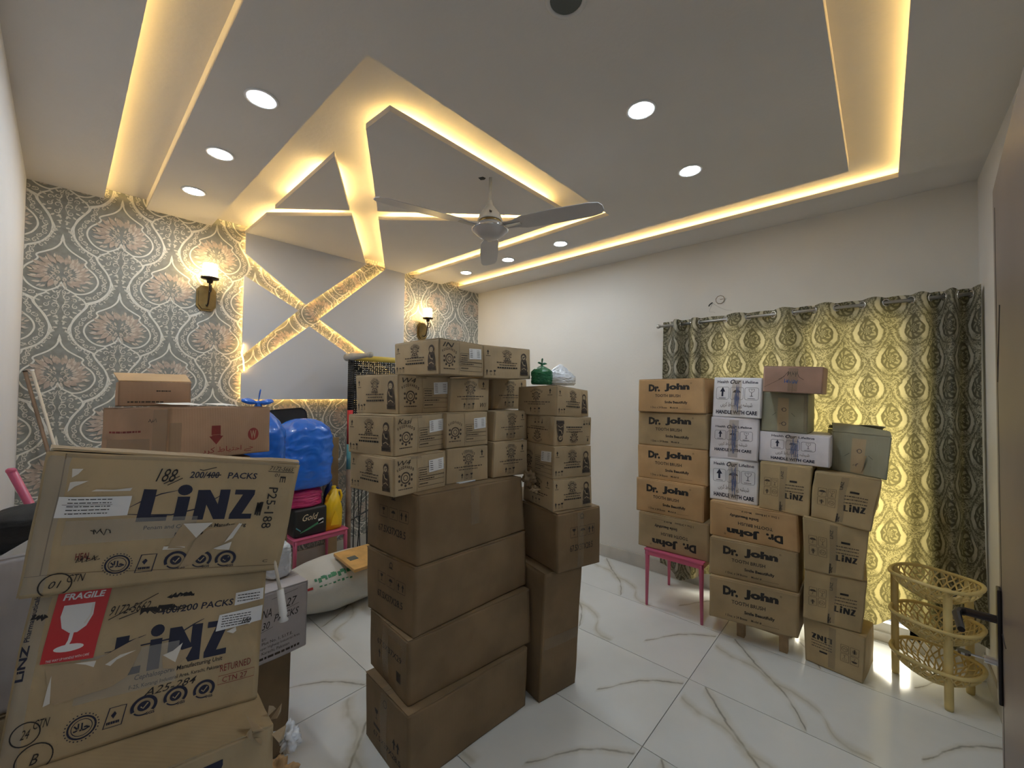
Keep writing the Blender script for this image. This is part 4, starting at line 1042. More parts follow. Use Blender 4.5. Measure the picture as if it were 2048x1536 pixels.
def p_big(c):
    c.ring(.55, .90, .011, .004, 'ink'); c.bars(.51, .59, .855, .02, 'ink', 2)
    icons3(c, .36, .64, .20, .17); c.text('67.5X37X28.5', .26, .80, .32, .43, 'ink', .012)
def p_big2(c):
    c.text('67.5X37X29', .24, .86, .56, .66, 'ink', .01); c.arrow(.30, .40, .14, 'ink'); c.bars(.74, .84, .32, .16, 'ink', 1)
def p_big1(c):
    c.glass(.30, .56, .18, 'ink', True); c.bars(.22, .40, .36, .05, 'ink', 3); c.arrow(.72, .42, .15, 'ink'); c.arrow(.80, .42, .15, 'ink'); c.text('67.5X37X28.5', .22, .86, .20, .28, 'ink', .01)
    c.ring(.5, .84, .014, .004, 'ink')
URDU = '\ufb9f\ufbfe\ufeae\ufb90 \u0637\ufe8e\ufbff\ufe98\ufea3\u0627 \ufbaf\ufba8 \ufba7\ufeb8\ufbff\ufeb7'
def p_care(lo=.06, hi=.96, u0=.06, u1=.94, seed=1):
    def f(c):
        U = lambda a: u0+(u1-u0)*a; Vv = lambda b: lo+(hi-lo)*b
        c.text('Health', U(.02), U(.29), Vv(.89), Vv(.97), 'navy', .02); c.text('Our', U(.33), U(.58), Vv(.87), Vv(1.0), 'navy', .035, .3); c.text('Lifeline', U(.62), U(.96), Vv(.89), Vv(.97), 'navy', .02)
        for k in range(3):
            uu = U(.16+.335*k); c.frame(uu, Vv(.61), (u1-u0)*.30, (hi-lo)*.34, 'navy', .0018, .14); c.bars(uu-.08*(u1-u0), uu+.08*(u1-u0), Vv(.475), .014, 'navy', k)
        hh = (hi-lo)*.24; c.arrow(U(.16), Vv(.64), hh, 'navy'); c.umbrella(U(.495), Vv(.62), hh*1.05, 'navy'); c.glass(U(.83), Vv(.64), hh, 'navy')
        c.text(URDU, U(.13), U(.86), Vv(.20), Vv(.36), 'inksoft')
        c.text('HANDLE WITH CARE', U(.02), U(.97), Vv(.02), Vv(.13), 'navy', .035)
        c.part = 'pen_scribble'; c.scrib(.47, .56, .03, .97, .0022, 'bluepen', seed, 40)
    return f
def linz(c, u0, u1, v0, v1, m='navy', sl=.0):
    # heavy wordmark drawn letter by letter
    X = lambda a, b=0: (u0+(u1-u0)*(a+sl*(b-.5)), v0+(v1-v0)*b)
    P = lambda *q: c.poly([X(a, b) for a, b in q], m)
    P((.0, 0), (.225, 0), (.225, .17), (.095, .17), (.095, 0.17)); P((0, 0), (.105, 0), (.105, 1), (0, 1)); P((.10, 0), (.235, 0), (.235, .18), (.10, .18))
    P((.29, 0), (.395, 0), (.395, .78), (.29, .78)); ce = X(.342, 1.0); c.ell(ce[0], ce[1], .062*(u1-u0)*c.W, m, 16)
    P((.455, 0), (.555, 0), (.555, 1), (.455, 1)); P((.455, 1), (.565, 1), (.765, 0), (.655, 0)); P((.665, 0), (.765, 0), (.765, 1), (.665, 1))
    P((.815, 1), (1.02, 1), (1.02, .83), (.815, .83)); P((.90, .84), (1.02, .84), (.925, .16), (.805, .16)); P((.805, 0), (1.03, 0), (1.03, .17), (.805, .17))
def icons4(c, u, v, m='inksoft'):
    for i in (0, 1):
        for j in (0, 1): c.frame(u+i*.155, v-j*.195, .13, .17, m, .0015, .06)
    c.umbrella(u, v, .13, m); c.glass(u+.155, v, .13, m); c.ring(u, v-.195, .009, .0016, m); c.arrow(u, v-.21, .09, m); c.ring(u+.155, v-.195, .013, .0018, m); c.scrib(u+.12, u+.19, v-.23, v-.16, .0015, m, 4, 8)
def p_linz(flip=False, vtext=True):
    def f(c):
        c.fl = flip
        icons4(c, .155, .60); linz(c, .52, .86, .30, .415, 'ink')
        c.rect(.60, .74, .645, .685, 'ink', 2)
        for k, v in enumerate((.585, .525, .46)): c.bars(.52, .88, v, .018, 'inksoft', k)
        if vtext:
            c.text('LiNZ', .425, .475, .70, .86, 'ink', .02, 0, 90); c.bars(.42, .445, .12, .2, 'ink', 4); c.text('LiNZ', .425, .475, .04, .16, 'ink', .02, 0, 90)
    return f
def badge(c, u, v, r, m='navy'):
    c.ring(u, v, r, r*.30, m, -.7, 3.6); c.ell(u, v, r*.56, m, 16); c.line([(u-r*.28/c.W, v), (u-r*.05/c.W, v-r*.25/c.H), (u+r*.32/c.W, v+r*.30/c.H)], r*.13, 'k_linz')
    c.ring(u, v, r*.98, r*.14, m, 3.8, 5.0); c.text('SGS', u+r*.25/c.W, u+r*1.0/c.W, v-r*1.12/c.H, v-r*.80/c.H, m, .02)
def halal(c, u, v, r, m='navy'):
    c.ring(u, v, r*.80, r*.12, m); c.ring(u, v, r*.60, r*.05, m)
    for k in range(26):
        a = 2*pi*k/26; c.ell(u+cos(a)*r*.98/c.W, v+sin(a)*r*.98/c.H, r*.055, m, 5)
    c.text('\ufefc\ufee0\ufea3', u-r*.48/c.W, u+r*.48/c.W, v-r*.25/c.H, v+r*.34/c.H, m, .03)
def food(c, u, v, w_, h_, m='navy'):
    c.line([(u-w_/2, v-h_/2), (u+w_/2, v-h_/2), (u+w_/2+.01, v+h_/2), (u-w_/2+.015, v+h_/2)], .0022, m, closed=True)
    X, Y = u, v; c.poly([(X, Y-.01), (X+.010, Y+.018), (X+.002, Y+.035), (X-.010, Y+.012)], m); c.bars(u-w_*.35, u+w_*.35, v-h_*.28, .016, m, 3)
def p_la(c):
    c.line([(0, .150), (.06, .150), (.30, .128), (.62, .085), (1, .055)], .0016, 'k_dark'); c.line([(.055, .15), (.060, .99)], .0022, 'k_dark')  # fold creases, not print: their shade painted as thin dark lines
    c.text('200/400', .494, .617, .835, .888, 'navy', .018, .15); c.text('PACKS', .655, .79, .832, .885, 'navy', .018, .1); c.line([(.565, .858), (.625, .862)], .003, 'ink')
    c.line([(.53, .905), (.545, .898), (.60, .925)], .0022, 'ink')
    linz(c, .333, .785, .488, .738, 'navy')
    c.line([(.295, .55), (.36, .540), (.454, .535), (.54, .575), (.62, .665), (.645, .697)], .0035, 'navy', taper=True); c.line([(.296, .60), (.34, .65), (.40, .705), (.46, .735)], .0032, 'navy', taper=True)
    c.text('Penam and Cephalosporin Manufacturing', .367, .784, .415, .455, 'ink', .012); c.bars(.486, .60, .378, .025, 'ink', 2)
    halal(c, .300, .178, .026); food(c, .395, .17, .06, .13)
    for u, v in ((.512, .172), (.614, .163), (.722, .152)): badge(c, u, v, .0205)
    c.text('188', .367, .445, .80, .905, 'ink', 0, .35); c.line([(.40, .785), (.455, .85)], .002, 'ink'); c.line([(.415, .775), (.468, .835)], .002, 'ink')
    c.text('P25-188', .858, .905, .40, .77, 'ink', .004, 0, -90); c.scrib(.815, .840, .50, .66, .004, 'ink', 5, 20)
    c.text('7172-5665', .845, .968, .925, .962, 'ink', .002, .3); c.line([(.84, .912), (.975, .918)], .0018, 'ink'); c.text('01', .875, .900, .868, .898, 'ink', 0, .2); c.text('E', .905, .935, .82, .875, 'ink', .01, 0, -90)
    c.ring(.108, .072, .026, .0025, 'ink'); c.text('01', .088, .126, .05, .10, 'ink', 0, .3); c.text('CTN', .142, .200, .08, .135, 'ink', 0, .3); c.text('C', .905, .93, .09, .115, 'ink')
    c.text('HEAL', .155, .205, .235, .285, 'redink', .01); c.scrib(.16, .235, .20, .27, .002, 'ink', 6, 16); c.scrib(.19, .25, .40, .47, .002, 'ink', 7, 12)
    c.part = 'torn_paper'
    for P in ([(.085, .886), (.118, .889), (.105, .85), (.088, .824)], [(.083, .722), (.085, .79), (.10, .797), (.140, .803), (.10, .76)], [(.155, .728), (.17, .742), (.225, .738), (.29, .752), (.285, .728)], [(.51, .460), (.632, .462), (.60, .40), (.577, .342), (.55, .37)], [(.749, .452), (.765, .449), (.735, .33), (.703, .295)], [(.452, .262), (.454, .288), (.50, .285), (.545, .276), (.53, .262)], [(.66, .25), (.735, .30), (.73, .23), (.68, .24)]):
        c.part = 'torn_paper#%d' % c.layer; c.poly(P, 'torn')
    c.part = 'bare_patch'
    for P in ([(.51, .46), (.49, .38), (.47, .27), (.545, .262), (.56, .31), (.577, .342)], [(.577, .34), (.62, .41), (.75, .45), (.70, .30), (.62, .21), (.575, .12), (.53, .11), (.56, .25)]): c.poly(P, 'tornkraft')
    c.part = 'address_label'
    c.quad([(.060, .542), (.298, .545), (.296, .690), (.061, .688)], 'label')
    for k, v in enumerate((.67, .645, .62, .595, .57)): c.bars(.09, .23, v, .006, 'ink', k)
    c.line([(.075, .632), (.235, .632)], .0008, 'ink')
def p_lb(c):
    c.text('400/200 PACKS', .49, .83, .752, .80, 'navy', .018, .1); c.scrib(.47, .62, .76, .80, .003, 'ink', 3, 24)
    c.scrib(.42, .55, .782, .815, .010, 'ink', 9, 30); c.scrib(.52, .63, .85, .89, .006, 'ink', 12, 22)
    linz(c, .335, .81, .405, .650, 'navy'); c.line([(.30, .57), (.40, .57), (.56, .58), (.66, .655), (.70, .68)], .0035, 'navy', taper=True); c.line([(.30, .55), (.38, .61), (.45, .635)], .003, 'navy', taper=True)
    c.text('Cephalosporin Manufacturing Unit', .43, .81, .355, .395, 'ink', .012, .1); c.text('F-25, Korangi Industrial Area, Karachi, Pakistan.', .415, .81, .305, .338, 'ink', .008)
    c.text('A25-284', .475, .695, .245, .295, 'ink', .004, .35)
    halal(c, .265, .160, .028); food(c, .375, .170, .065, .12)
    for u, v in ((.485, .185), (.61, .19), (.737, .183)): badge(c, u, v, .0205)
    c.text('9172-5662', .29, .445, .80, .86, 'ink', .002, .4); c.line([(.29, .775), (.47, .905)], .0018, 'ink'); c.line([(.33, .77), (.40, .80)], .002, 'ink')
    c.text('LiNZ', .008, .034, .50, .70, 'navy', .03, 0, 90); c.text('Pharmaceuticals', .010, .028, .72, .985, 'navy', .012, 0, 90)
    c.ring(.075, .205, .022, .0022, 'ink'); c.text('24', .060, .09, .18, .23, 'ink', 0, .3); c.text('CTN', .098, .15, .22, .27, 'ink', 0, .3)
    c.ring(.118, .06, .028, .0022, 'ink'); c.text('B', .105, .132, .03, .085, 'ink', 0, .3); c.scrib(.02, .07, .83, .88, .005, 'ink', 2, 12)
    c.text('RETURNED', .805, .955, .28, .33, 'redink', 0); c.line([(.80, .19), (.975, .19), (.975, .25), (.80, .25)], .0012, 'redink', closed=True); c.text('CTN 27', .82, .94, .20, .238, 'redink')
    c.part = 'bare_patch'
    c.poly([(.10, .56), (.28, .54), (.42, .63), (.44, .55), (.40, .40), (.345, .36), (.15, .335), (.12, .45)], 'tornkraft'); c.poly([(.53, .48), (.66, .50), (.64, .44), (.59, .38), (.54, .40)], 'tornkraft')
    c.part = 'torn_paper'
    for P in ([(.118, .335), (.140, .345), (.128, .50), (.122, .43)], [(.20, .545), (.275, .535), (.27, .50), (.24, .525)], [(.31, .50), (.36, .54), (.42, .55), (.35, .515), (.33, .485)], [(.533, .485), (.575, .50), (.615, .54), (.60, .47), (.591, .422)], [(.815, .56), (.86, .585), (.865, .555), (.85, .54)], [(.90, .60), (.955, .61), (.93, .585)]): c.part = 'torn_paper#%d' % c.layer; c.poly(P, 'torn')
    c.part = 'fragile_label'
    c.quad([(.080, .576), (.262, .556), (.278, .990), (.088, .992)], 'redlabel'); c.text('FRAGILE', .108, .258, .935, .975, 'label', .03, .15)
    b = [(.118, .905), (.114, .84), (.128, .77), (.158, .735), (.186, .733), (.214, .765), (.230, .83), (.228, .905)]
    c.poly(b, 'label'); c.line([(.168, .74), (.166, .69), (.158, .655)], .006, 'label'); c.ell(.168, .645, .024, 'label', 18, .0075); c.line([(.222, .90), (.222, .83), (.205, .78)], .003, 'torn')
    c.text('THIS WAY UP HANDLE WITH CARE', .098, .245, .578, .592, 'label', .0)
    c.part = 'address_label'
    c.quad([(.762, .575), (.990, .600), (.992, .715), (.770, .690)], 'label'); c.quad([(.838, .745), (.99, .765), (.99, .855), (.838, .840)], 'label')
    for k in range(5): c.bars(.785, .93, .675-.018*k, .006, 'ink', k)
    for k in range(3): c.bars(.85, .97, .82-.022*k, .007, 'ink', k+3)
    c.text('100', .885, .935, .60, .635, 'ink', .02, .3)
def p_lc(c):
    linz(c, .333, .785, .64, .90, 'navy'); badge(c, .512, .172, .024); badge(c, .614, .172, .024); halal(c, .30, .18, .026)
def p_w(c):
    c.poly([(.375, .62), (.455, .62), (.455, .42), (.480, .42), (.415, .25), (.350, .42), (.375, .42)][::1], 'redink')
    c.poly([(.37, .63), (.455, .63), (.455, .44), (.37, .44)], 'redink'); c.line([(.34, .445), (.49, .445)], .0012, 'k_red')
    c.ell(.80, .42, .030, 'redink', 26); c.text('W', .765, .835, .32, .50, 'k_red', .03)
    c.text('\ufbfe\ufeae\ufb90 \u0637\ufe8e\ufbff\ufe98\ufea3\u0627 \ufbaf\ufea3', .30, .80, .06, .20, 'redink', .004)
def p_wl(c):
    c.bars(.12, .62, .55, .035, 'redink', 3); c.scrib(.72, .82, .68, .80, .003, 'ink', 4, 10)
def p_ws(c):
    c.bars(.50, .70, .62, .05, 'ink', 2); c.bars(.12, .60, .16, .07, 'inksoft', 3)
def p_n(c):
    c.text('NA', .40, .52, .66, .78, 'ink', 0, .3); c.text('27', .70, .85, .72, .84, 'ink', 0, .3); c.line([(.52, .90), (.86, .94)], .0014, 'ink'); c.line([(.55, .66), (.88, .72)], .0014, 'ink')
    c.text('30', .40, .50, .50, .60, 'ink', 0, .3); c.text('PACKS', .55, .88, .56, .66, 'ink', 0, .3); c.line([(.38, .47), (.54, .50)], .0014, 'ink')
    c.text('BY:', .40, .46, .34, .38, 'inksoft'); c.text('Plot No. 1, S.I.T.E.', .40, .80, .27, .32, 'inksoft', .01)
    c.text('Super Highway Industrial Area', .36, .90, .20, .25, 'inksoft', .005); c.text('Karachi, Pakistan', .40, .76, .13, .18, 'inksoft', .005); c.bars(.37, .90, .08, .035, 'inksoft', 3)
def p_green(two=True):
    def f(c):
        c.part = 'paper_band'; c.rect(.36, .60, .03, .88, 'k_mid', 5); c.part = 'print'
        c.ring(.50, .58, .011, .003, 'navy'); c.ring(.50, .22, .011, .003, 'navy'); c.scrib(.44, .48, .55, .62, .0012, 'ink', 2, 6); c.scrib(.40, .45, .18, .27, .0012, 'ink', 3, 6)
        c.line([(.25, .42), (.33, .50)], .0018, 'ink'); c.line([(.66, .50), (.74, .42)], .0018, 'ink')
    return f
def p_pink(c):
    c.line([(.02, .18), (.30, .52), (.36, .66)], .0015, 'ink'); c.line([(.26, .50), (.34, .60), (.42, .82)], .0022, 'ink'); c.line([(.56, .82), (.60, .62), (.68, .52)], .0022, 'ink')
    c.scrib(.40, .56, .60, .88, .0022, 'ink', 5, 20); c.part = 'pen_scribble'; c.scrib(.38, .60, .30, .55, .0028, 'bluepen', 8, 34)
    c.part = 'tape_seam'; c.line([(.50, 0), (.50, .34)], .002, 'k_dark')

GC = 'large brown cartons in the central stack'
carton('C1', 'k_dark', 'large dark brown carton lying on the floor, lowest of the central stack', GC, [('L', p_big1)], tapes=[('L', .40, .56, 0, 1)], top_tape=True, cr=.003)
carton('C2', 'k_dark', 'large dark brown carton second from the floor in the central stack, tape at its corner', GC, [('L', p_big2)], tapes=[('L', .38, .54, 0, 1), ('L', .54, .98, .86, .99), ('L', .86, .97, .62, .86)], cr=.003)
carton('C3', 'k_dark', 'large dark brown carton third from the floor in the central stack, framed symbols on it', GC, [('L', p_big)], cr=.003)
carton('C4', 'k_dark', 'large dark brown carton directly under the small kraft cartons, tape down its long side', GC, [('L', p_big)], tapes=[('R', .44, .52, .38, 1)], cr=.003)
carton('U', 'k_dark', 'tall narrow brown carton standing on end on the floor right of the central stack', GC, tapes=[('R', .05, .98, .40, .49)], cr=.003)
carton('V', 'k_dark', 'large brown carton with framed symbols lying across the top of the upright carton', GC, [('R', p_big)], tapes=[('R', .44, .58, .02, .97)], cr=.003)
GW = 'small kraft cartons with emblem print'
HN = {'A3': 'W4', 'A2': 'Kasi', 'A1': 'W4', 'A0': 'IN'}
for k, d in (('A3', 'bottom row, leftmost column of the small cartons'), ('A2', 'middle row, leftmost column of the small cartons'), ('A1', 'third row up, leftmost column, inky scribble')):
    carton(k, 'k_mid', 'kraft carton with white sticker, '+d, GW, [('L', p_ww('P')), ('R', p_ww('Q', HN[k]))], tapes=[('R', .30, .50, .93, 1)])
carton('A0', 'k_mid', 'topmost left kraft carton of the central pile, corner towards the camera', GW, [('L', p_ww('P')), ('R', p_ww('Q', 'IN'))])
carton('B3', 'k_mid', 'kraft carton with a taped seam, bottom row, middle column of the small cartons', GW, [('R', p_ww('S', None))], tapes=[('R', .40, .60, 0, 1)])
carton('B2', 'k_mid', 'kraft carton with white sticker, middle row, middle column of the small cartons', GW, [('R', p_ww('Q', None))])
carton('B1', 'k_mid', 'kraft carton with taped seam, third row, middle column of the small cartons', GW, [('R', p_ww('S', 'W1'))], tapes=[('R', .40, .60, 0, 1)])
carton('B0', 'k_mid', 'topmost right kraft carton of the central pile, child print facing out', GW, [('R', p_ww('P', None))])
carton('E3', 'k_mid', 'kraft carton in the bottom row, right column, above the torn box corner', GW, [('R', p_ww('S', None))], tapes=[('R', .40, .60, 0, 1)])
carton('E2', 'k_mid', 'kraft carton in the middle row, right column beside the dark gap', GW, [('R', p_ww('S', None))], tapes=[('R', .38, .58, 0, 1)])
carton('E1', 'k_mid', 'kraft carton in the third row, right column, under the topmost right carton', GW, [('R', p_ww('S', None))], tapes=[('R', .40, .60, 0, 1)])
carton('D4', 'k_mid', 'lowest small kraft carton of the right-hand column, on the large symbol carton', GW, [('R', p_ww('P')), ('L', p_ww('S', None))])
carton('D3', 'k_mid', 'kraft carton second from the bottom of the right-hand column, sticker on its shaded side', GW, [('R', p_ww('P')), ('L', p_ww('Q', None))])
carton('D2', 'k_mid', 'kraft carton in the right-hand column with its print upside down', GW, [('R', p_ww('P', None, True)), ('L', p_ww('S', None, True))])
carton('D1', 'k_mid', 'top kraft carton of the right-hand column, under the green and white bags', GW, [('R', p_ww('P')), ('L', p_ww('S', None))])
GJ = 'cartons with bold toothbrush lettering'
carton('J5', 'k_or2', 'toothbrush carton with upside-down lettering resting on the pink stool', GJ, [('L', p_tooth(True))])
carton('J4', 'k_or', 'toothbrush carton second up on the pink stool, shifted a little left', GJ, [('L', p_tooth())])
carton('J3', 'k_or', 'toothbrush carton in the middle of the five stacked on the pink stool', GJ, [('L', p_tooth())])
carton('J2', 'k_or2', 'toothbrush carton second from the top of the pink stool stack', GJ, [('L', p_tooth())])
carton('J1', 'k_or', 'orange-brown toothbrush carton topmost on the pink stool stack', GJ, [('L', p_tooth())])
carton('K3', 'k_or2', 'toothbrush carton resting low on the wooden blocks', GJ, [('L', p_tooth())])
carton('K2', 'k_or2', 'toothbrush carton second up on the wooden blocks, lettering upright', GJ, [('L', p_tooth())])
carton('K1', 'k_or', 'orange toothbrush carton with upside-down lettering under the white cartons', GJ, [('L', p_tooth(True))])
GH = 'white cartons marked handle with care'
carton('W3', 'k_white', 'white care-marked carton at the bottom of the three narrow white ones', GH, [('L', p_care(.07, .95, .07, .95, 1))], tapes=[('L', .40, .60, 0, 1)])
carton('W2', 'k_white2', 'white care-marked carton in the middle of the three narrow white ones', GH, [('L', p_care(.17, .83, .09, .90, 2))], tapes=[('L', .40, .60, 0, 1)])
carton('W1', 'k_white', 'white care-marked carton on top of the three narrow white ones', GH, [('L', p_care(.06, .96, .06, .96, 3))], tapes=[('L', .40, .60, 0, 1)])
carton('Ww', 'k_white2', 'wide low white care-marked carton under the grey-green one', GH, [('L', p_care(.08, .97, .17, .82, 4))], tapes=[('L', .40, .56, 0, 1)])
carton('G', 'k_green', 'grey-green carton with a beige paper band, between the pink carton and the wide white one', 'grey-green cartons', [('L', p_green())], tapes=[('L', .92, 1, 0, 1)])
carton('P', 'k_pink', 'dusty pink low carton with blue scribble, topmost before the curtain', None, [('L', p_pink)], tapes=[('L', .42, .58, 0, 1)])
GL = 'kraft cartons with medicine print by the curtain'
carton('L0', 'k_l', 'medicine-printed kraft carton wedged under the wide white carton', GL, [('L', p_linz())], tapes=[('L', .40, .54, 0, 1)])
carton('L4', 'k_l', 'medicine-printed carton on the floor, lettering upside down', GL, [('L', p_linz(True, False))], tapes=[('L', .42, .54, 0, 1)], cr=.004)
carton('L3', 'k_l', 'medicine-printed carton second from the floor beside the basket rack', GL, [('L', p_linz())], tapes=[('L', .42, .54, 0, 1)], cr=.004)
carton('L2', 'k_l', 'medicine-printed carton third from the floor beside the curtain', GL, [('L', p_linz())], tapes=[('L', .42, .54, 0, 1)], cr=.004)
carton('L1', 'k_l', 'dented medicine-printed carton fourth up, under the open grey-green carton', GL, [('L', p_linz())], tapes=[('L', .42, .54, 0, 1)], cr=.009, amp=.012)
def open_top(c, r, mat):
    # two lifted, creased top flaps
    n = (c[4]-c[0]).normalized()
    for s, (a, b) in enumerate(((c[7], c[4]), (c[5], c[6]))):
        mid = (c[4]+c[5]+c[6]+c[7])/4; bm = bmesh.new(); rows = []
        for i in range(7):
            t = i/6; p = a+(b-a)*t
            inn = (mid-(a+b)/2); q1 = p+inn*.35+n*(.030+.008*sin(4*t)); q2 = p+inn*.80+n*(.034+.012*sin(3*t+1))
            rows.append([bm.verts.new(x) for x in (p+n*.002, q1, q2)]+[bm.verts.new(x+n*.003) for x in (p+n*.002, q1, q2)])
        for A_, B_ in zip(rows, rows[1:]):
            for j in (0, 1): bm.faces.new((A_[j], B_[j], B_[j+1], A_[j+1])); bm.faces.new((A_[j+3], A_[j+4], B_[j+4], B_[j+3]))
            bm.faces.new((A_[2], B_[2], B_[5], A_[5])); bm.faces.new((A_[0], A_[3], B_[3], B_[0]))
        for A_ in (rows[0], rows[-1]):
            for j in (0, 1): bm.faces.new((A_[j], A_[j+1], A_[j+4], A_[j+3]))
        attach(ob('lifted_flap', bm, mat), r)
    # peeled paper on the front
    bm = bmesh.new(); e = c[0]-c[3]; N_ = FAX(c, 'L')
    P = [c[3]+e*.40+n*.01+N_*.002, c[3]+e*.58+n*.02+N_*.004, c[3]+e*.66+n*.115+N_*.020, c[3]+e*.63+n*.11+N_*.024]
    vv = [bm.verts.new(p) for p in P]; bm.faces.new(vv); vv2 = [bm.verts.new(p+N_*.002) for p in P]; bm.faces.new(vv2[::-1])
    for i in range(4): bm.faces.new((vv[i], vv[(i+1) % 4], vv2[(i+1) % 4], vv2[i]))
    attach(ob('peeled_paper', bm, 'k_mid'), r)
carton('GR', 'k_green', 'grey-green carton with lifted torn top flaps, topmost by the glowing curtain', 'grey-green cartons', [('L', p_green())], flaps=False, open_flap=open_top)
GF = 'battered kraft cartons with large medicine lettering'
def rim_flap(c, r, mat):
    # crumpled upper front edge: dark gap and a folded strip
    bm = bmesh.new(); rows = []
    for i in range(15):
        t = i/14; p = c[4]*(1-t)+c[5]*t; d = (c[7]-c[4]).normalized(); k = noise.noise(Vector((t*5, 1, 2)))
        rows.append([bm.verts.new(p+Vector((0, 0, .001))+d*.006), bm.verts.new(p+d*.020+Vector((0, 0, .008+.005*k))), bm.verts.new(p+d*.065+Vector((0, 0, .006+.006*k)))])
    for A_, B_ in zip(rows, rows[1:]):
        for j in (0, 1): bm.faces.new((A_[j], B_[j], B_[j+1], A_[j+1]))
    attach(ob('folded_edge', bm, 'tornkraft'), r)
carton('LA', 'k_linz', 'battered kraft carton with big navy lettering, topmost in the left foreground', GF, [('R', p_la)], amp=.010, cr=.005, tapes=[('R', 0, .075, .03, 1, 'film'), ('R', .06, .98, .965, .995), ('R', .10, .56, .35, .52, 'film')], open_flap=rim_flap)
carton('LB', 'k_linz', 'kraft carton with red fragile label, second in the left foreground stack', GF, [('R', p_lb)], amp=.008, cr=.005, tapes=[('R', 0, .065, 0, 1, 'film'), ('R', .22, .60, .30, .56, 'film')])
def crush(c, r, mat):
    rn = random.Random(4); bm = bmesh.new(); base = c[5]
    for k in range(9):
        o = Vector((rn.uniform(-.05, .02), rn.uniform(-.01, .05), rn.uniform(-.045, .03)))+base; s_ = rn.uniform(.015, .035)
        vv = [bm.verts.new(o+Vector((rn.uniform(-1, 1), rn.uniform(-1, 1), rn.uniform(-1, 1)))*s_) for _ in range(4)]
        for f in ((0, 1, 2), (0, 2, 3), (0, 3, 1), (1, 3, 2)): bm.faces.new([vv[q] for q in f])
    attach(ob('torn_corner', bm, 'tornkraft'), r)
carton('LC', 'k_linz', 'kraft carton with a crushed torn corner at the lower left edge of the view', GF, [('R', p_lc)], amp=.006, cr=.006, open_flap=crush)
carton('LD', 'k_linz', 'plain kraft carton on the floor under the left foreground stack', None)
carton('N', 'k_lilac', 'greyish white carton with handwriting on a dark box behind the left foreground stack', None, [('R', p_n)])
carton('M', 'k_dark', 'dark brown carton on the floor under the handwritten white carton', None)
def wsheet(c, r, mat):
    bm = bmesh.new()
    for (a, b) in ((.02, .30), (.42, .62)):
        P = [c[4]*(1-t)+c[5]*t for t in (a, b)]; d = (c[7]-c[4])*.25
        vv = [bm.verts.new(q) for q in (P[0]+Vector((0, 0, .006)), P[1]+Vector((0, 0, .005)), P[1]+d+Vector((0, 0, .018)), P[0]+d+Vector((0, 0, .014)))]; bm.faces.new(vv)
    attach(ob('loose_film', bm, 'torn'), r)
carton('W', 'k_red', 'reddish brown taped carton with a red disc mark, behind the foreground stack', None, [('R', p_w), ('L', p_wl)], tapes=[('L', .78, 1, 0, 1), ('R', 0, .10, 0, .7), ('L', .10, .75, .0, .42)], open_flap=wsheet, cr=.004)
def ws_flap(c, r, mat):
    bm = bmesh.new(); d = c[7]-c[4]
    P = [c[4], c[5], c[5]*1+d*.30+Vector((-.012, 0, .035)), c[4]+d*.30+Vector((-.014, 0, .035))]
    a = [bm.verts.new(p) for p in P]; b = [bm.verts.new(p+Vector((0, 0, .004))) for p in P]
    bm.faces.new(a[::-1]); bm.faces.new(b)
    for i in range(4): bm.faces.new((a[i], a[(i+1) % 4], b[(i+1) % 4], b[i]))
    attach(ob('open_flap', bm, 'k_or'), r)  # lighter than the carton; light falling on the flap painted into its colour
carton('WS', 'k_red', 'small brown carton with a raised flap standing on the reddish taped carton', None, [('R', p_ws)], flaps=False, open_flap=ws_flap)
carton('HC', 'k_red', 'plain brown carton hidden under the reddish taped carton', None)
carton('HB', 'k_dark', 'plain dark carton on the floor beneath the hidden brown carton', None)
carton('WC', 'k_lilac', 'white carton at the far left between the wall and the foreground stack', None)
carton('WD', 'k_dark', 'dark carton on the floor under the far left white carton', None)
carton('HD', 'k_dark', 'tall plain carton under the tied blue bag', None)
# ================================================================== OTHER THINGS
def stool(x0, x1, y0, y1, z, label, group):
    r = root('metal_stool', ((x0+x1)/2, (y0+y1)/2, 0), label, 'stool', group); A = lambda o: attach(o, r)
    A(ob('seat', nbox(x0-.005, x1+.005, y0-.005, y1+.005, z-.014, z, bev=.006), 'pink'))
    for a in ((x0, x1, y0, y0+.018), (x0, x1, y1-.018, y1), (x0, x0+.018, y0, y1), (x1-.018, x1, y0, y1)):
        A(ob('apron', nbox(*a, z-.045, z-.014, bev=.003), 'pink'))
    for sx, lx in ((-1, x0), (1, x1)):
        for sy, ly in ((-1, y0), (1, y1)):
            bm = bmesh.new(); px, py = lx-sx*.014, ly-sy*.014
            tube(bm, [(px, py, z-.014), (px, py, z-.07), (px+sx*.004, py+sy*.004, .0)], [.017, .016, .0095], 10)
            A(ob('leg', bm, 'pink', smooth=True))
    return r
stool(2.952, 3.40, .915, 1.325, .418, 'pink metal stool carrying the five toothbrush cartons', 'pink metal stools')
stool(1.215, 1.640, 3.335, 3.720, .420, 'pink metal stool in front of the papered wall, loaded with bags', 'pink metal stools')
# pallet-like wooden rest under the toothbrush cartons
r = root('wooden_rest', (3.12, .60, 0), 'pale wooden rest with two block feet under the low toothbrush carton', 'pallet')
for y in (.695, .462): attach(ob('foot_block', nbox(2.985, 3.03, y-.022, y+.022, 0, .098, bev=.003), 'wood'), r)
for y in (.695, .462): attach(ob('foot_block', nbox(3.22, 3.265, y-.022, y+.022, 0, .098, bev=.003), 'wood'), r)
for x in (3.005, 3.12, 3.235): attach(ob('plank', nbox(x-.035, x+.035, .43, .74, .099, .117, bev=.002), 'wood'), r)

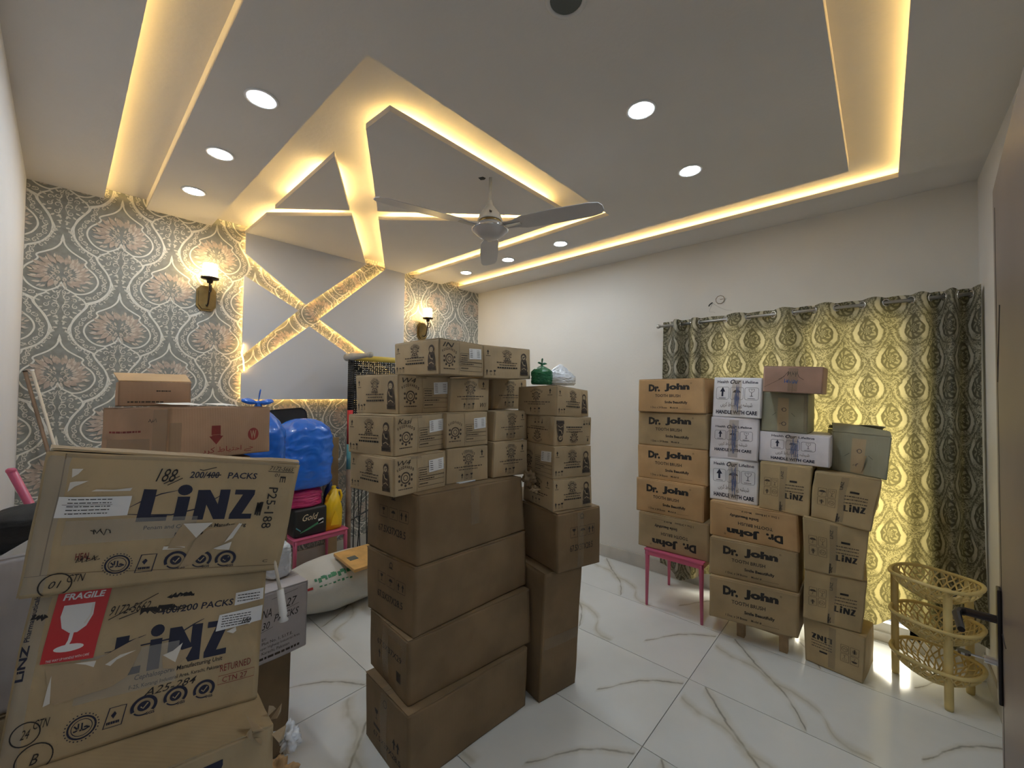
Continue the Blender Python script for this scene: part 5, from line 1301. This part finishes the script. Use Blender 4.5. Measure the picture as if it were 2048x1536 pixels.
# --------------------------------------------------------------- bags
def bag(name, c, rx, ry, h, m, label, cat, group=None, seed=1, tied=True, top=.42, wr=1.0, square=2.6):
    r = root(name, (c[0], c[1], c[2]), label, cat, group)
    NU, NV = 96, 70; V = []; F = []
    for j in range(NV+1):
        t = j/NV
        if t < .10: s = .80+.20*sqrt(1-(1-t/.10)**2)
        elif t < .62: s = 1.0
        else: q = (t-.62)/.38; s = max(.05, sqrt(max(0, 1-q**(3.0 if not tied else 1.8)))*.99) if not tied else max(.06, (1-q**1.7)*.98)
        if not tied and top < .28: s = (min(1, .85+.15*t/.10) if t < .30 else max(.04, 1-.96*((t-.30)/.70)**1.35))
        for i in range(NU):
            a = 2*pi*i/NU; ca, sa = cos(a), sin(a)
            k = (abs(ca)**square+abs(sa)**square)**(-1/square)
            p = Vector((ca, sa, t*2.4))
            n1 = noise.noise(p*1.6+Vector((seed, 0, 0))); n2 = noise.noise(Vector((ca*3, sa*3, t*11))+Vector((seed*3, 1, 2)))
            wrk = sin(t*58+5*noise.noise(Vector((ca*2, sa*2, t*3+seed)))*3)*max(0, .5+noise.noise(Vector((ca*1.7+seed, sa*1.7, t*4)))); ridge = 1-abs(noise.noise(Vector((ca*2.2+t*1.5, sa*2.2, t*7))+Vector((0, seed*5, 0))))*2
            fold = .5+.5*sin(a*13+seed+3*n1) if t > .6 else 0
            d = .055*n1+.022*n2*wr+.008*wrk*wr+.030*max(0, ridge-.72)*wr*2.5+fold*.05*max(0, (t-.6)/.4)
            rr = k*s*(1+d)
            V.append((c[0]+rx*rr*ca, c[1]+ry*rr*sa, c[2]+h*(t+.015*n2*(1 if 0 < t < 1 else 0))))
    for j in range(NV):
        for i in range(NU): F.append((j*NU+i, j*NU+(i+1) % NU, (j+1)*NU+(i+1) % NU, (j+1)*NU+i))
    F.append(tuple(range(NU))[::-1]); F.append(tuple(NV*NU+i for i in range(NU)))
    attach(pyd('bag_body', V, F, m, smooth=True), r)
    if tied:
        z = c[2]+h; es = rx/.145
        bm = lathe(bmesh.new(), [(es*a_, es*b_) for a_, b_ in [(.02, -.012), (.016, 0), (.020, .010), (.012, .018), (0, .02)]], (c[0], c[1], z), 14); attach(ob('knot', bm, m, smooth=True), r)
        for k, (dx, dy, dz) in enumerate((es*q_[0], es*q_[1], es*q_[2]) for q_ in ((-.09, -.01, .018), (.075, -.02, .012), (.012, 0, .050))):
            bm = bmesh.new(); rows = []
            for i in range(7):
                t = i/6; w_ = es*(.008+.026*sin(pi*min(1, t*.9)))*(1 if k < 2 else .5)
                p = Vector((c[0]+dx*t, c[1]+dy*t, z+.008+dz*sin(pi*.55*t)*(1.6 if k == 2 else 1)))
                rows.append([bm.verts.new(p+Vector((0, -w_, -w_*.5))), bm.verts.new(p+Vector((0, 0, w_*.35))), bm.verts.new(p+Vector((0, w_, -w_*.3))), bm.verts.new(p+Vector((0, 0, -w_*.7)))])
            for A_, B_ in zip(rows, rows[1:]):
                for q in range(4): bm.faces.new((A_[q], B_[q], B_[(q+1) % 4], A_[(q+1) % 4]))
            bm.faces.new(rows[0][::-1]); bm.faces.new(rows[-1]); attach(ob('handle_ear', bm, m, smooth=True), r)
    return r
# pink stool load: black pack, pink bag, big blue bag, jerrycan, jug
bag('pink_bag', (1.33, 3.50, .640), .135, .125, .155, 'pinkbag', 'bright pink plastic bag lying on the black pack', 'bag', seed=4, tied=False, top=.8, wr=1.5)
bm = nbox(1.225, 1.475, 3.36, 3.64, .421, .640, bev=.020)
pk = root('black_pack', (1.35, 3.50, .42), 'glossy black pack with gold script and green stripes on the pink stool', 'package')
o = attach(ob('wrapper', bm, 'black', smooth=True), pk)
def flat_on_y(name, y, polys, parent):
    vs_ = []; fs = []; mi = []; mats = []
    for m, P in polys:
        if m not in mats: mats.append(m)
        b = len(vs_); vs_ += [(x, y, z) for x, z in P]; fs.append(tuple(range(b, b+len(P)))); mi.append(mats.index(m))
    return attach(pyd(name, vs_, fs, mats, mi=mi), parent)
V_, F_, a_ = glyphs('Gold', .0, .45)
flat_on_y('gold_lettering', 3.3588, [('netw', [(1.285+.12*V_[i][0], .545+.050*V_[i][1]) for i in f]) for f in F_], pk)
flat_on_y('stripe_print', 3.3592, [('pgreen', [(1.27, .455), (1.34, .475), (1.44, .515), (1.455, .535), (1.43, .530), (1.34, .492), (1.27, .462)]), ('label', [(1.405, .50), (1.445, .505), (1.445, .545), (1.405, .54)]), ('teal', [(1.235, .50), (1.27, .47), (1.275, .475), (1.24, .507)])], pk)
bag('blue_bag', (1.33, 3.50, .792), .205, .165, .55, 'blue', 'big bulging bright blue plastic bag on top of the pink bag', 'bag', 'blue plastic bags', seed=2, tied=False, top=.55, wr=1.6, square=3.2)
bag('tied_blue_bag', (.800, 2.80, .982), .145, .14, .500, 'blue', 'tied blue plastic bag with knotted ears rising behind the reddish taped carton', 'bag', 'blue plastic bags', seed=7, wr=1.2)
# yellow oil can
yc = root('yellow_can', (1.545, 3.40, .42), 'yellow plastic jerrycan with a loop handle on the pink stool', 'jerrycan')
prof = [(1.25*a_, b_) for a_, b_ in [(-.052, 0), (.052, 0), (.058, .02), (.060, .16), (.050, .215), (.030, .265), (.034, .30), (.032, .325), (.010, .335), (-.012, .325), (-.020, .28), (-.030, .25), (-.052, .215), (-.060, .16), (-.058, .02)]]
bm = prism(bmesh.new(), [(1.535+a, .421+b) for a, b in prof], 3.372, 3.432, 'y')
bmesh.ops.bevel(bm, geom=bm.edges[:], offset=.009, segments=2, affect='EDGES'); attach(ob('can_body', bm, 'yellow', smooth=True), yc)
attach(ob('handle_loop', ntube([(1.566, 3.402, .735), (1.600, 3.402, .728), (1.612, 3.402, .685), (1.600, 3.402, .640)], .011, 8), 'yellow', smooth=True), yc)
attach(ob('cap', lathe(bmesh.new(), [(.017, 0), (.018, .022), (.015, .026), (0, .026)], (1.545, 3.402, .750), 18), 'yellow', smooth=True), yc)
bm = bmesh.new(); prism(bm, [(1.51, .46), (1.58, .455), (1.572, .52), (1.548, .575), (1.524, .52)], 3.368, 3.374, 'y'); attach(ob('moulded_facet', bm, 'yellow'), yc)
# navy jug behind
jg = root('navy_jug', (1.585, 3.57, .42), 'navy blue plastic jug standing behind the yellow jerrycan', 'jug')
attach(ob('jug_body', lathe(bmesh.new(), [(0, 0), (.045, 0), (.050, .02), (.050, .24), (.038, .30), (.020, .33), (.020, .36), (0, .36)], (1.58, 3.56, .421), 24), 'darkblue', smooth=True), jg)
attach(ob('handle_loop', ntube([(1.60, 3.53, .74), (1.625, 3.50, .73), (1.630, 3.49, .67), (1.615, 3.52, .60)], .009, 8), 'darkblue', smooth=True), jg)
attach(ob('jug_label', nbox(1.598, 1.625, 3.506, 3.509, .55, .64), 'label'), jg)
# white plastic bag beside the handwritten carton
bag('white_plastic_bag', (.675, 2.05, .727), .055, .060, .15, 'whitebag', 'small crumpled white plastic bag behind the foreground stack, on the handwritten carton', 'bag', seed=9, tied=False, top=.3, wr=2)
# bags on the right-hand column
bag('green_bag', (1.828, 1.432, 1.612), .058, .055, .110, 'green', 'dark green plastic bag on the right-hand kraft column', 'bag', seed=11, wr=1.6)
bag('white_bag', (1.955, 1.395, 1.610), .095, .075, .125, 'whitebag', 'white translucent plastic bag with a twisted top beside the green bag', 'bag', seed=13, wr=2.2, tied=False, top=.25)

# black padded panel behind the blue bag
r = root('padded_panel', (1.26, 3.70, .422), 'black padded panel with a rounded top leaning behind the big blue bag', 'panel')
P = [(1.10, .423), (1.42, .423), (1.43, 1.30)]+[(1.365+.06*cos(a), 1.36+.06*sin(a)) for a in (0, .4, .8, 1.2, 1.57)]+[(1.15, 1.405), (1.10, 1.385)]
bm = prism(bmesh.new(), P, 3.688, 3.712, 'y'); bmesh.ops.bevel(bm, geom=[e for e in bm.edges], offset=.006, segments=2, affect='EDGES'); attach(ob('padding', bm, 'blackcloth'), r)
attach(ob('piping', ntube([(x, 3.687, z) for x, z in P[1:]], .004, 6), 'black', smooth=True), r)
# tan board and sticks
r = root('tan_board', (1.68, 3.73, 0), 'narrow tan board leaning against the papered wall behind the stool', 'board')
attach(ob('board', nbox(1.650, 1.735, 3.735, 3.750, 0, 1.14, bev=.002), 'board'), r)
attach(ob('clip', nbox(1.730, 1.750, 3.728, 3.734, .93, .945, bev=.002), 'white'), r)
def stick(name, a, b, rr, m, label, cat='stick'):
    o = ob(name, ntube([a, b], rr, 10), m, smooth=True); return tag(o, label, cat)
r = root('broom_handle', (.18, 3.66, 0), 'brown wooden pole leaning in the corner of the papered wall', 'pole')
attach(ob('pole', ntube([(-.150, 3.765, 1.660), (.205, 3.66, .0)], .009, 10), 'stick', smooth=True), r)
attach(ob('pole_end', ntube([(-.150, 3.765, 1.660), (-.1515, 3.7655, 1.667)], .0098, 10), 'iron'), r)
r = root('white_pole', (.24, 3.64, 0), 'thin cream metal pole leaning beside the brown pole in the corner', 'pole')
attach(ob('pole', ntube([(-.122, 3.750, 1.668), (.245, 3.64, .0)], .0075, 10), 'stickw', smooth=True), r)
attach(ob('pole_end', ntube([(-.122, 3.750, 1.668), (-.1235, 3.7505, 1.675)], .009, 10), 'white'), r)
r = root('pink_pole', (.29, 2.86, 0), 'pink metal bar leaning at the far left wall above the black bag', 'pole')
attach(ob('bar', ntube([(-.140, 2.80, 1.205), (.285, 2.86, .0)], .0155, 10), 'pink', smooth=True), r)
attach(ob('end_cap', lathe(bmesh.new(), [(.0165, -.006), (.0165, .004), (.010, .010), (0, .010)], (-.140, 2.80, 1.206), 14), 'pink', smooth=True), r)
bag('black_bag', (-.060, 2.16, 1.037), .095, .12, .125, 'blackcloth', 'rounded black cloth bag on the white carton at the far left edge', 'bag', seed=21, tied=False, top=.5, wr=.6)
o = ob('paper_sheet', prism(bmesh.new(), [(-.12, 1.045), (-.05, 1.045), (-.035, 1.10)], 2.0, 2.003, 'y'), 'label')
tag(o, 'small folded white paper corner sticking up at the far left carton', 'paper')
# thin stick with a white plastic grip poking out from under the top foreground carton
r = root('grip_stick', (.45, 1.285, .905), 'thin cream stick with a white plastic grip hanging below the top foreground carton', 'stick')
attach(ob('stick', ntube([(.425, 1.318, 1.085), (.440, 1.300, .975)], .0045, 8), 'stickw', smooth=True), r)
bm = ntube([(.439, 1.301, .985), (.446, 1.291, .915), (.4465, 1.2905, .908), (.447, 1.290, .897)], [.0095, .0105, .0075, .013], 12); attach(ob('plastic_grip', bm, 'white', smooth=True), r)
# crumpled film and brown paper by the lower left
rn = random.Random(3)
def crumple(name, c, s, m, label, cat, n=60, seed=1, flat=.5):
    bm = bmesh.new(); bmesh.ops.create_icosphere(bm, subdivisions=4, radius=1)
    for v in bm.verts:
        k = 1+.8*noise.noise(v.co*1.7+Vector((seed, 0, 0)))+.5*noise.noise(v.co*4.5); v.co = Vector((c[0]+v.co.x*s*k, c[1]+v.co.y*s*k, c[2]+v.co.z*s*k*flat))
    return tag(ob(name, bm, m, smooth=True), label, cat)
crumple('film_scrap', (.488, 1.35, .505), .030, 'whitebag', 'scrap of clear printed film stuck at the torn carton corner', 'plastic scrap', seed=3, flat=.9)
crumple('paper_scrap', (.440, 1.285, .462), .038, 'k_or', 'crumpled brown paper scrap at the torn carton corner', 'paper scrap', seed=8, flat=.9)
# torn pieces at the end of the top large carton
crumple('torn_cardboard', (1.712, 1.425, 1.105), .030, 'k_dark', 'torn curled cardboard at the far end of the top large carton', 'cardboard scrap', seed=5, flat=1.1)
crumple('torn_cardboard', (1.735, 1.40, 1.045), .026, 'tornkraft', 'pale torn cardboard curl poking out beside the right-hand column', 'cardboard scrap', seed=15, flat=.6)
o = ob('paper_strip', nbox(1.295, 1.400, 1.512, 1.545, 1.1225, 1.1265), 'whitebag'); tag(o, 'folded plastic strip poking out under the middle kraft carton', 'plastic strip')

# --------------------------------------------------------------- sack with the bathroom scale
sk = root('white_sack', (1.40, 3.02, 0), 'full white woven sack with faded green print lying on the floor', 'sack')
NU, NV = 60, 44; V = []; F = []
def sackpt(t, a):
    x = .975+.95*t; s = min(1, (sin(pi*min(max(t, 0), 1)))**.35+.02) if 0 < t < 1 else .02
    cy, rz, ry = 3.02, .168, .225; k = (abs(cos(a))**2.5+abs(sin(a))**2.5)**(-1/2.5)
    n = noise.noise(Vector((x*3, cos(a)*1.3, sin(a)*1.3)))*.05+noise.noise(Vector((x*11, cos(a)*3, sin(a)*3)))*.015
    return Vector((x, cy+ry*s*k*cos(a)*(1+n), max(.001, rz+rz*s*k*sin(a)*(1+n)*1.0)))
for j in range(NV+1):
    for i in range(NU): V.append(sackpt(j/NV, 2*pi*i/NU))
for j in range(NV):
    for i in range(NU): F.append((j*NU+i, j*NU+(i+1) % NU, (j+1)*NU+(i+1) % NU, (j+1)*NU+i))
attach(pyd('sack_body', V, F, 'sack', smooth=True), sk)
vs_ = []; fs = []; mi = []
def onsack(t, a): p = sackpt(t, a); q = Vector((p.x, 3.02, .168)); return p+(p-q).normalized()*.0015
def patch(t0, t1, a0, a1, m):
    b = len(vs_); N = 4
    for i in range(N+1):
        for j in range(N+1): vs_.append(onsack(t0+(t1-t0)*i/N, a0+(a1-a0)*j/N))
    for i in range(N):
        for j in range(N): fs.append((b+i*(N+1)+j, b+(i+1)*(N+1)+j, b+(i+1)*(N+1)+j+1, b+i*(N+1)+j+1)); mi.append(m)
for k in range(13):
    t = .22+.022*k; a = 2.42+.03*sin(k*2.1); patch(t, t+.015+.006*(k % 3), a-.1, a+.02+.05*(k % 2), 0)
for k in range(8): t = .24+.03*k; patch(t, t+.018, 2.64+.02*sin(k), 2.69+.03*sin(k*3), 0)
patch(.16, .20, 2.60, 2.70, 1)
attach(pyd('sack_print', vs_, fs, ['pgreen', 'pred'], mi=mi), sk)
sc = root('bathroom_scale', (1.52, 2.83, .345), 'square bamboo bathroom scale with a dark display lying on the sack', 'scale')
def tiltz(bm):
    for v in bm.verts: v.co.z += (v.co.y-2.83)*.08
    return bm
attach(ob('platform', tiltz(nbox(1.362, 1.690, 2.665, 2.985, .345, .367, bev=.004)), 'bamboo'), sc)
attach(ob('display', tiltz(nbox(1.400, 1.462, 2.80, 2.86, .3672, .3685)), 'downoff'), sc)
for (a, b) in ((1.40, 2.70), (1.65, 2.70), (1.40, 2.95), (1.65, 2.95)):
    attach(ob('foot', tiltz(lathe(bmesh.new(), [(0, 0), (.014, 0), (.014, .008), (0, .008)], (a, b, .337), 12)), 'black'), sc)

# --------------------------------------------------------------- rope bed standing on its side
bd = root('rope_bed', (2.16, 3.50, 0), 'black woven rope bed standing upright behind the central cartons', 'bed')
A = lambda o: attach(o, bd)
X0, X1, Z0, Z1, Y = 1.722, 2.62, .10, 1.855, 3.50
for nm, z0, z1, m in (('side_rail', 1.40, Z1, 'black'), ('side_rail', 1.10, 1.40, 'red'), ('side_rail', .88, 1.10, 'teal'), ('side_rail', Z0, .88, 'stick')):
    A(ob(nm, ntube([(X0, Y, z0), (X0, Y, z1)], .024, 12), m, smooth=True))
A(ob('side_rail', ntube([(X1, Y, Z0), (X1, Y, Z1)], .024, 12), 'teal', smooth=True))
A(ob('end_rail', ntube([(X0, Y, 1.865), (X1, Y, 1.875)], .026, 12), 'gold', smooth=True))
A(ob('end_rail', ntube([(X0, Y, Z0+.02), (X1, Y, Z0+.02)], .024, 12), 'teal', smooth=True))
for (lx, lz) in ((X0, 1.872), (X1, 1.875), (X0, Z0), (X1, Z0)):
    zz = lz if lz > 1 else .06
    prf = [.034, .034, .030, .026, .022, .019, .017, .024, .024, .012]
    ys = [3.58, 3.47, 3.455, 3.38, 3.30, 3.22, 3.19, 3.18, 3.155, 3.145] if lz > 1 else [3.58, 3.47, 3.455, 3.43, 3.40, 3.37, 3.35, 3.33, 3.31, 3.30]
    m = 'legmetal' if lz > 1 else 'red'
    A(ob('leg', ntube([(lx, y_, zz) for y_ in ys], prf, 14), m, smooth=True))
# wound cords round the side rail
for k in range(24):
    z = 1.42+k*.0175
    A(ob('rail_wrap', ntube([(X0-.027, Y, z), (X0-.01, Y-.027, z+.003), (X0+.02, Y-.022, z+.006), (X0+.10, Y-.006, z+.004)], .0042, 4), 'black')) if k < 24 else None
# woven net: dark cords both ways with pale cords showing through
bm = bmesh.new(); bw = bmesh.new(); rn = random.Random(6)
for k in range(46):
    x = X0+.03+k*.019; tube(bm, [(x, Y+.004*(k % 2), .86), (x, Y-.004*(k % 2), 1.845)], .0062, 4)
for k in range(50):
    z = .87+k*.0195; tube(bm, [(X0+.02, Y-.006, z), (X1-.02, Y-.006, z)], .0058, 4)
for k in range(44):
    x = X0+.045+k*.0195
    for q in range(5):
        z = 1.83-q*.036-.012*(k % 3)
        if rn.random() < .75: tube(bw, [(x, Y-.014, z), (x, Y-.014, z-.024)], .0028, 4)
for k in range(5): tube(bw, [(X0+.06+k*.17, Y-.0145, 1.80), (X0+.17+k*.17, Y-.0145, 1.80)], .0026, 4)
o = A(ob('woven_net', bm, 'black')); o['kind'] = 'stuff'
o = A(ob('pale_cord', bw, 'netw')); o['kind'] = 'stuff'
for k, (xa, xb) in enumerate(((1.775, 1.77), (1.80, 1.835), (1.86, 1.81), (1.88, 1.90), (1.93, 1.90), (1.95, 1.975), (2.0, 1.97), (2.05, 2.06), (2.10, 2.08))):
    A(ob('tension_cord', ntube([(xa, Y, .87), (xb, Y-.004, .14)], .0048, 5), 'black'))
A(ob('tension_cord', ntube([(1.72, Y-.01, .42), (1.80, Y-.012, .45), (1.95, Y-.01, .50), (2.15, Y-.01, .54)], .007, 5), 'black'))
A(ob('cross_cord', ntube([(X0, Y-.004, .865), (X1, Y-.004, .865)], .010, 6), 'teal'))

# --------------------------------------------------------------- three-tier basket rack
bk = root('basket_rack', (3.15, -.19, 0), 'three-tier ochre plastic rack of oval openwork baskets beside the door', 'basket rack')
A = lambda o: attach(o, bk)
cx, cy = 3.145, -.195; RX, RY = .165, .175
for (x, y) in ((3.014, -.232), (3.212, -.040), (3.262, -.330)):
    bm = bmesh.new(); tube(bm, [(x, y, 0), (x, y, .015), (x, y, .585), (x, y, .600)], [.016, .0175, .0175, .012], 14); A(ob('post', bm, 'basket', smooth=True))
def basket(z):
    dep = .105; rng = random.Random(int(z*100))
    rim = [(cx+RX*cos(2*pi*k/40), cy+RY*sin(2*pi*k/40), z+.006*sin(6*pi*k/40)) for k in range(41)]
    rr = ob('basket_rim', ntube(rim, .0095, 8, cap=False), 'basket', smooth=True); A(rr)
    # openwork: a jittered hexagonal net on a shallow bowl
    def P(u, v):
        s = 1-v; k = (1-v**1.9)**.5 if v < 1 else 0
        return Vector((cx+RX*.99*cos(u)*(1-.62*v**1.6), cy+RY*.99*sin(u)*(1-.62*v**1.6), z-dep*v**.8))
    NU, NV = 30, 5; pts = {}
    for j in range(NV+1):
        for i in range(NU):
            ju = rng.uniform(-.25, .25) if 0 < j else 0; jv = rng.uniform(-.22, .22) if 0 < j < NV else 0
            pts[(i, j)] = P(2*pi*(i+ju+.5*(j % 2))/NU, min(1, max(0, (j+jv)/NV)))
    bm = bmesh.new()
    for j in range(NV):
        for i in range(NU):
            tube(bm, [pts[(i, j)], pts[(i, j+1)]], .0042, 4, cap=False)
            i2 = (i+1) % NU if j % 2 else (i-1) % NU
            tube(bm, [pts[(i, j)], pts[(i2, j+1)]], .0042, 4, cap=False)
    for i in range(0, NU): tube(bm, [pts[(i, NV)], pts[((i+1) % NU, NV)]], 0.0045, 4, cap=False)
    # bottom grid
    e = [pts[(i, NV)] for i in range(NU)]
    for i in range(0, NU//2, 2): tube(bm, [e[i], Vector((cx, cy, z-dep))+(e[i]-Vector((cx, cy, z-dep)))*.3, e[(NU-i) % NU]], .0042, 4, cap=False)
    for i in range(0, NU//2, 2): tube(bm, [e[(i+NU//4) % NU], e[(NU//2-i+NU//4) % NU]], .0042, 4, cap=False)
    o = A(ob('openwork_bowl', bm, 'basket')); 
for z in (.600, .390, .185): basket(z)
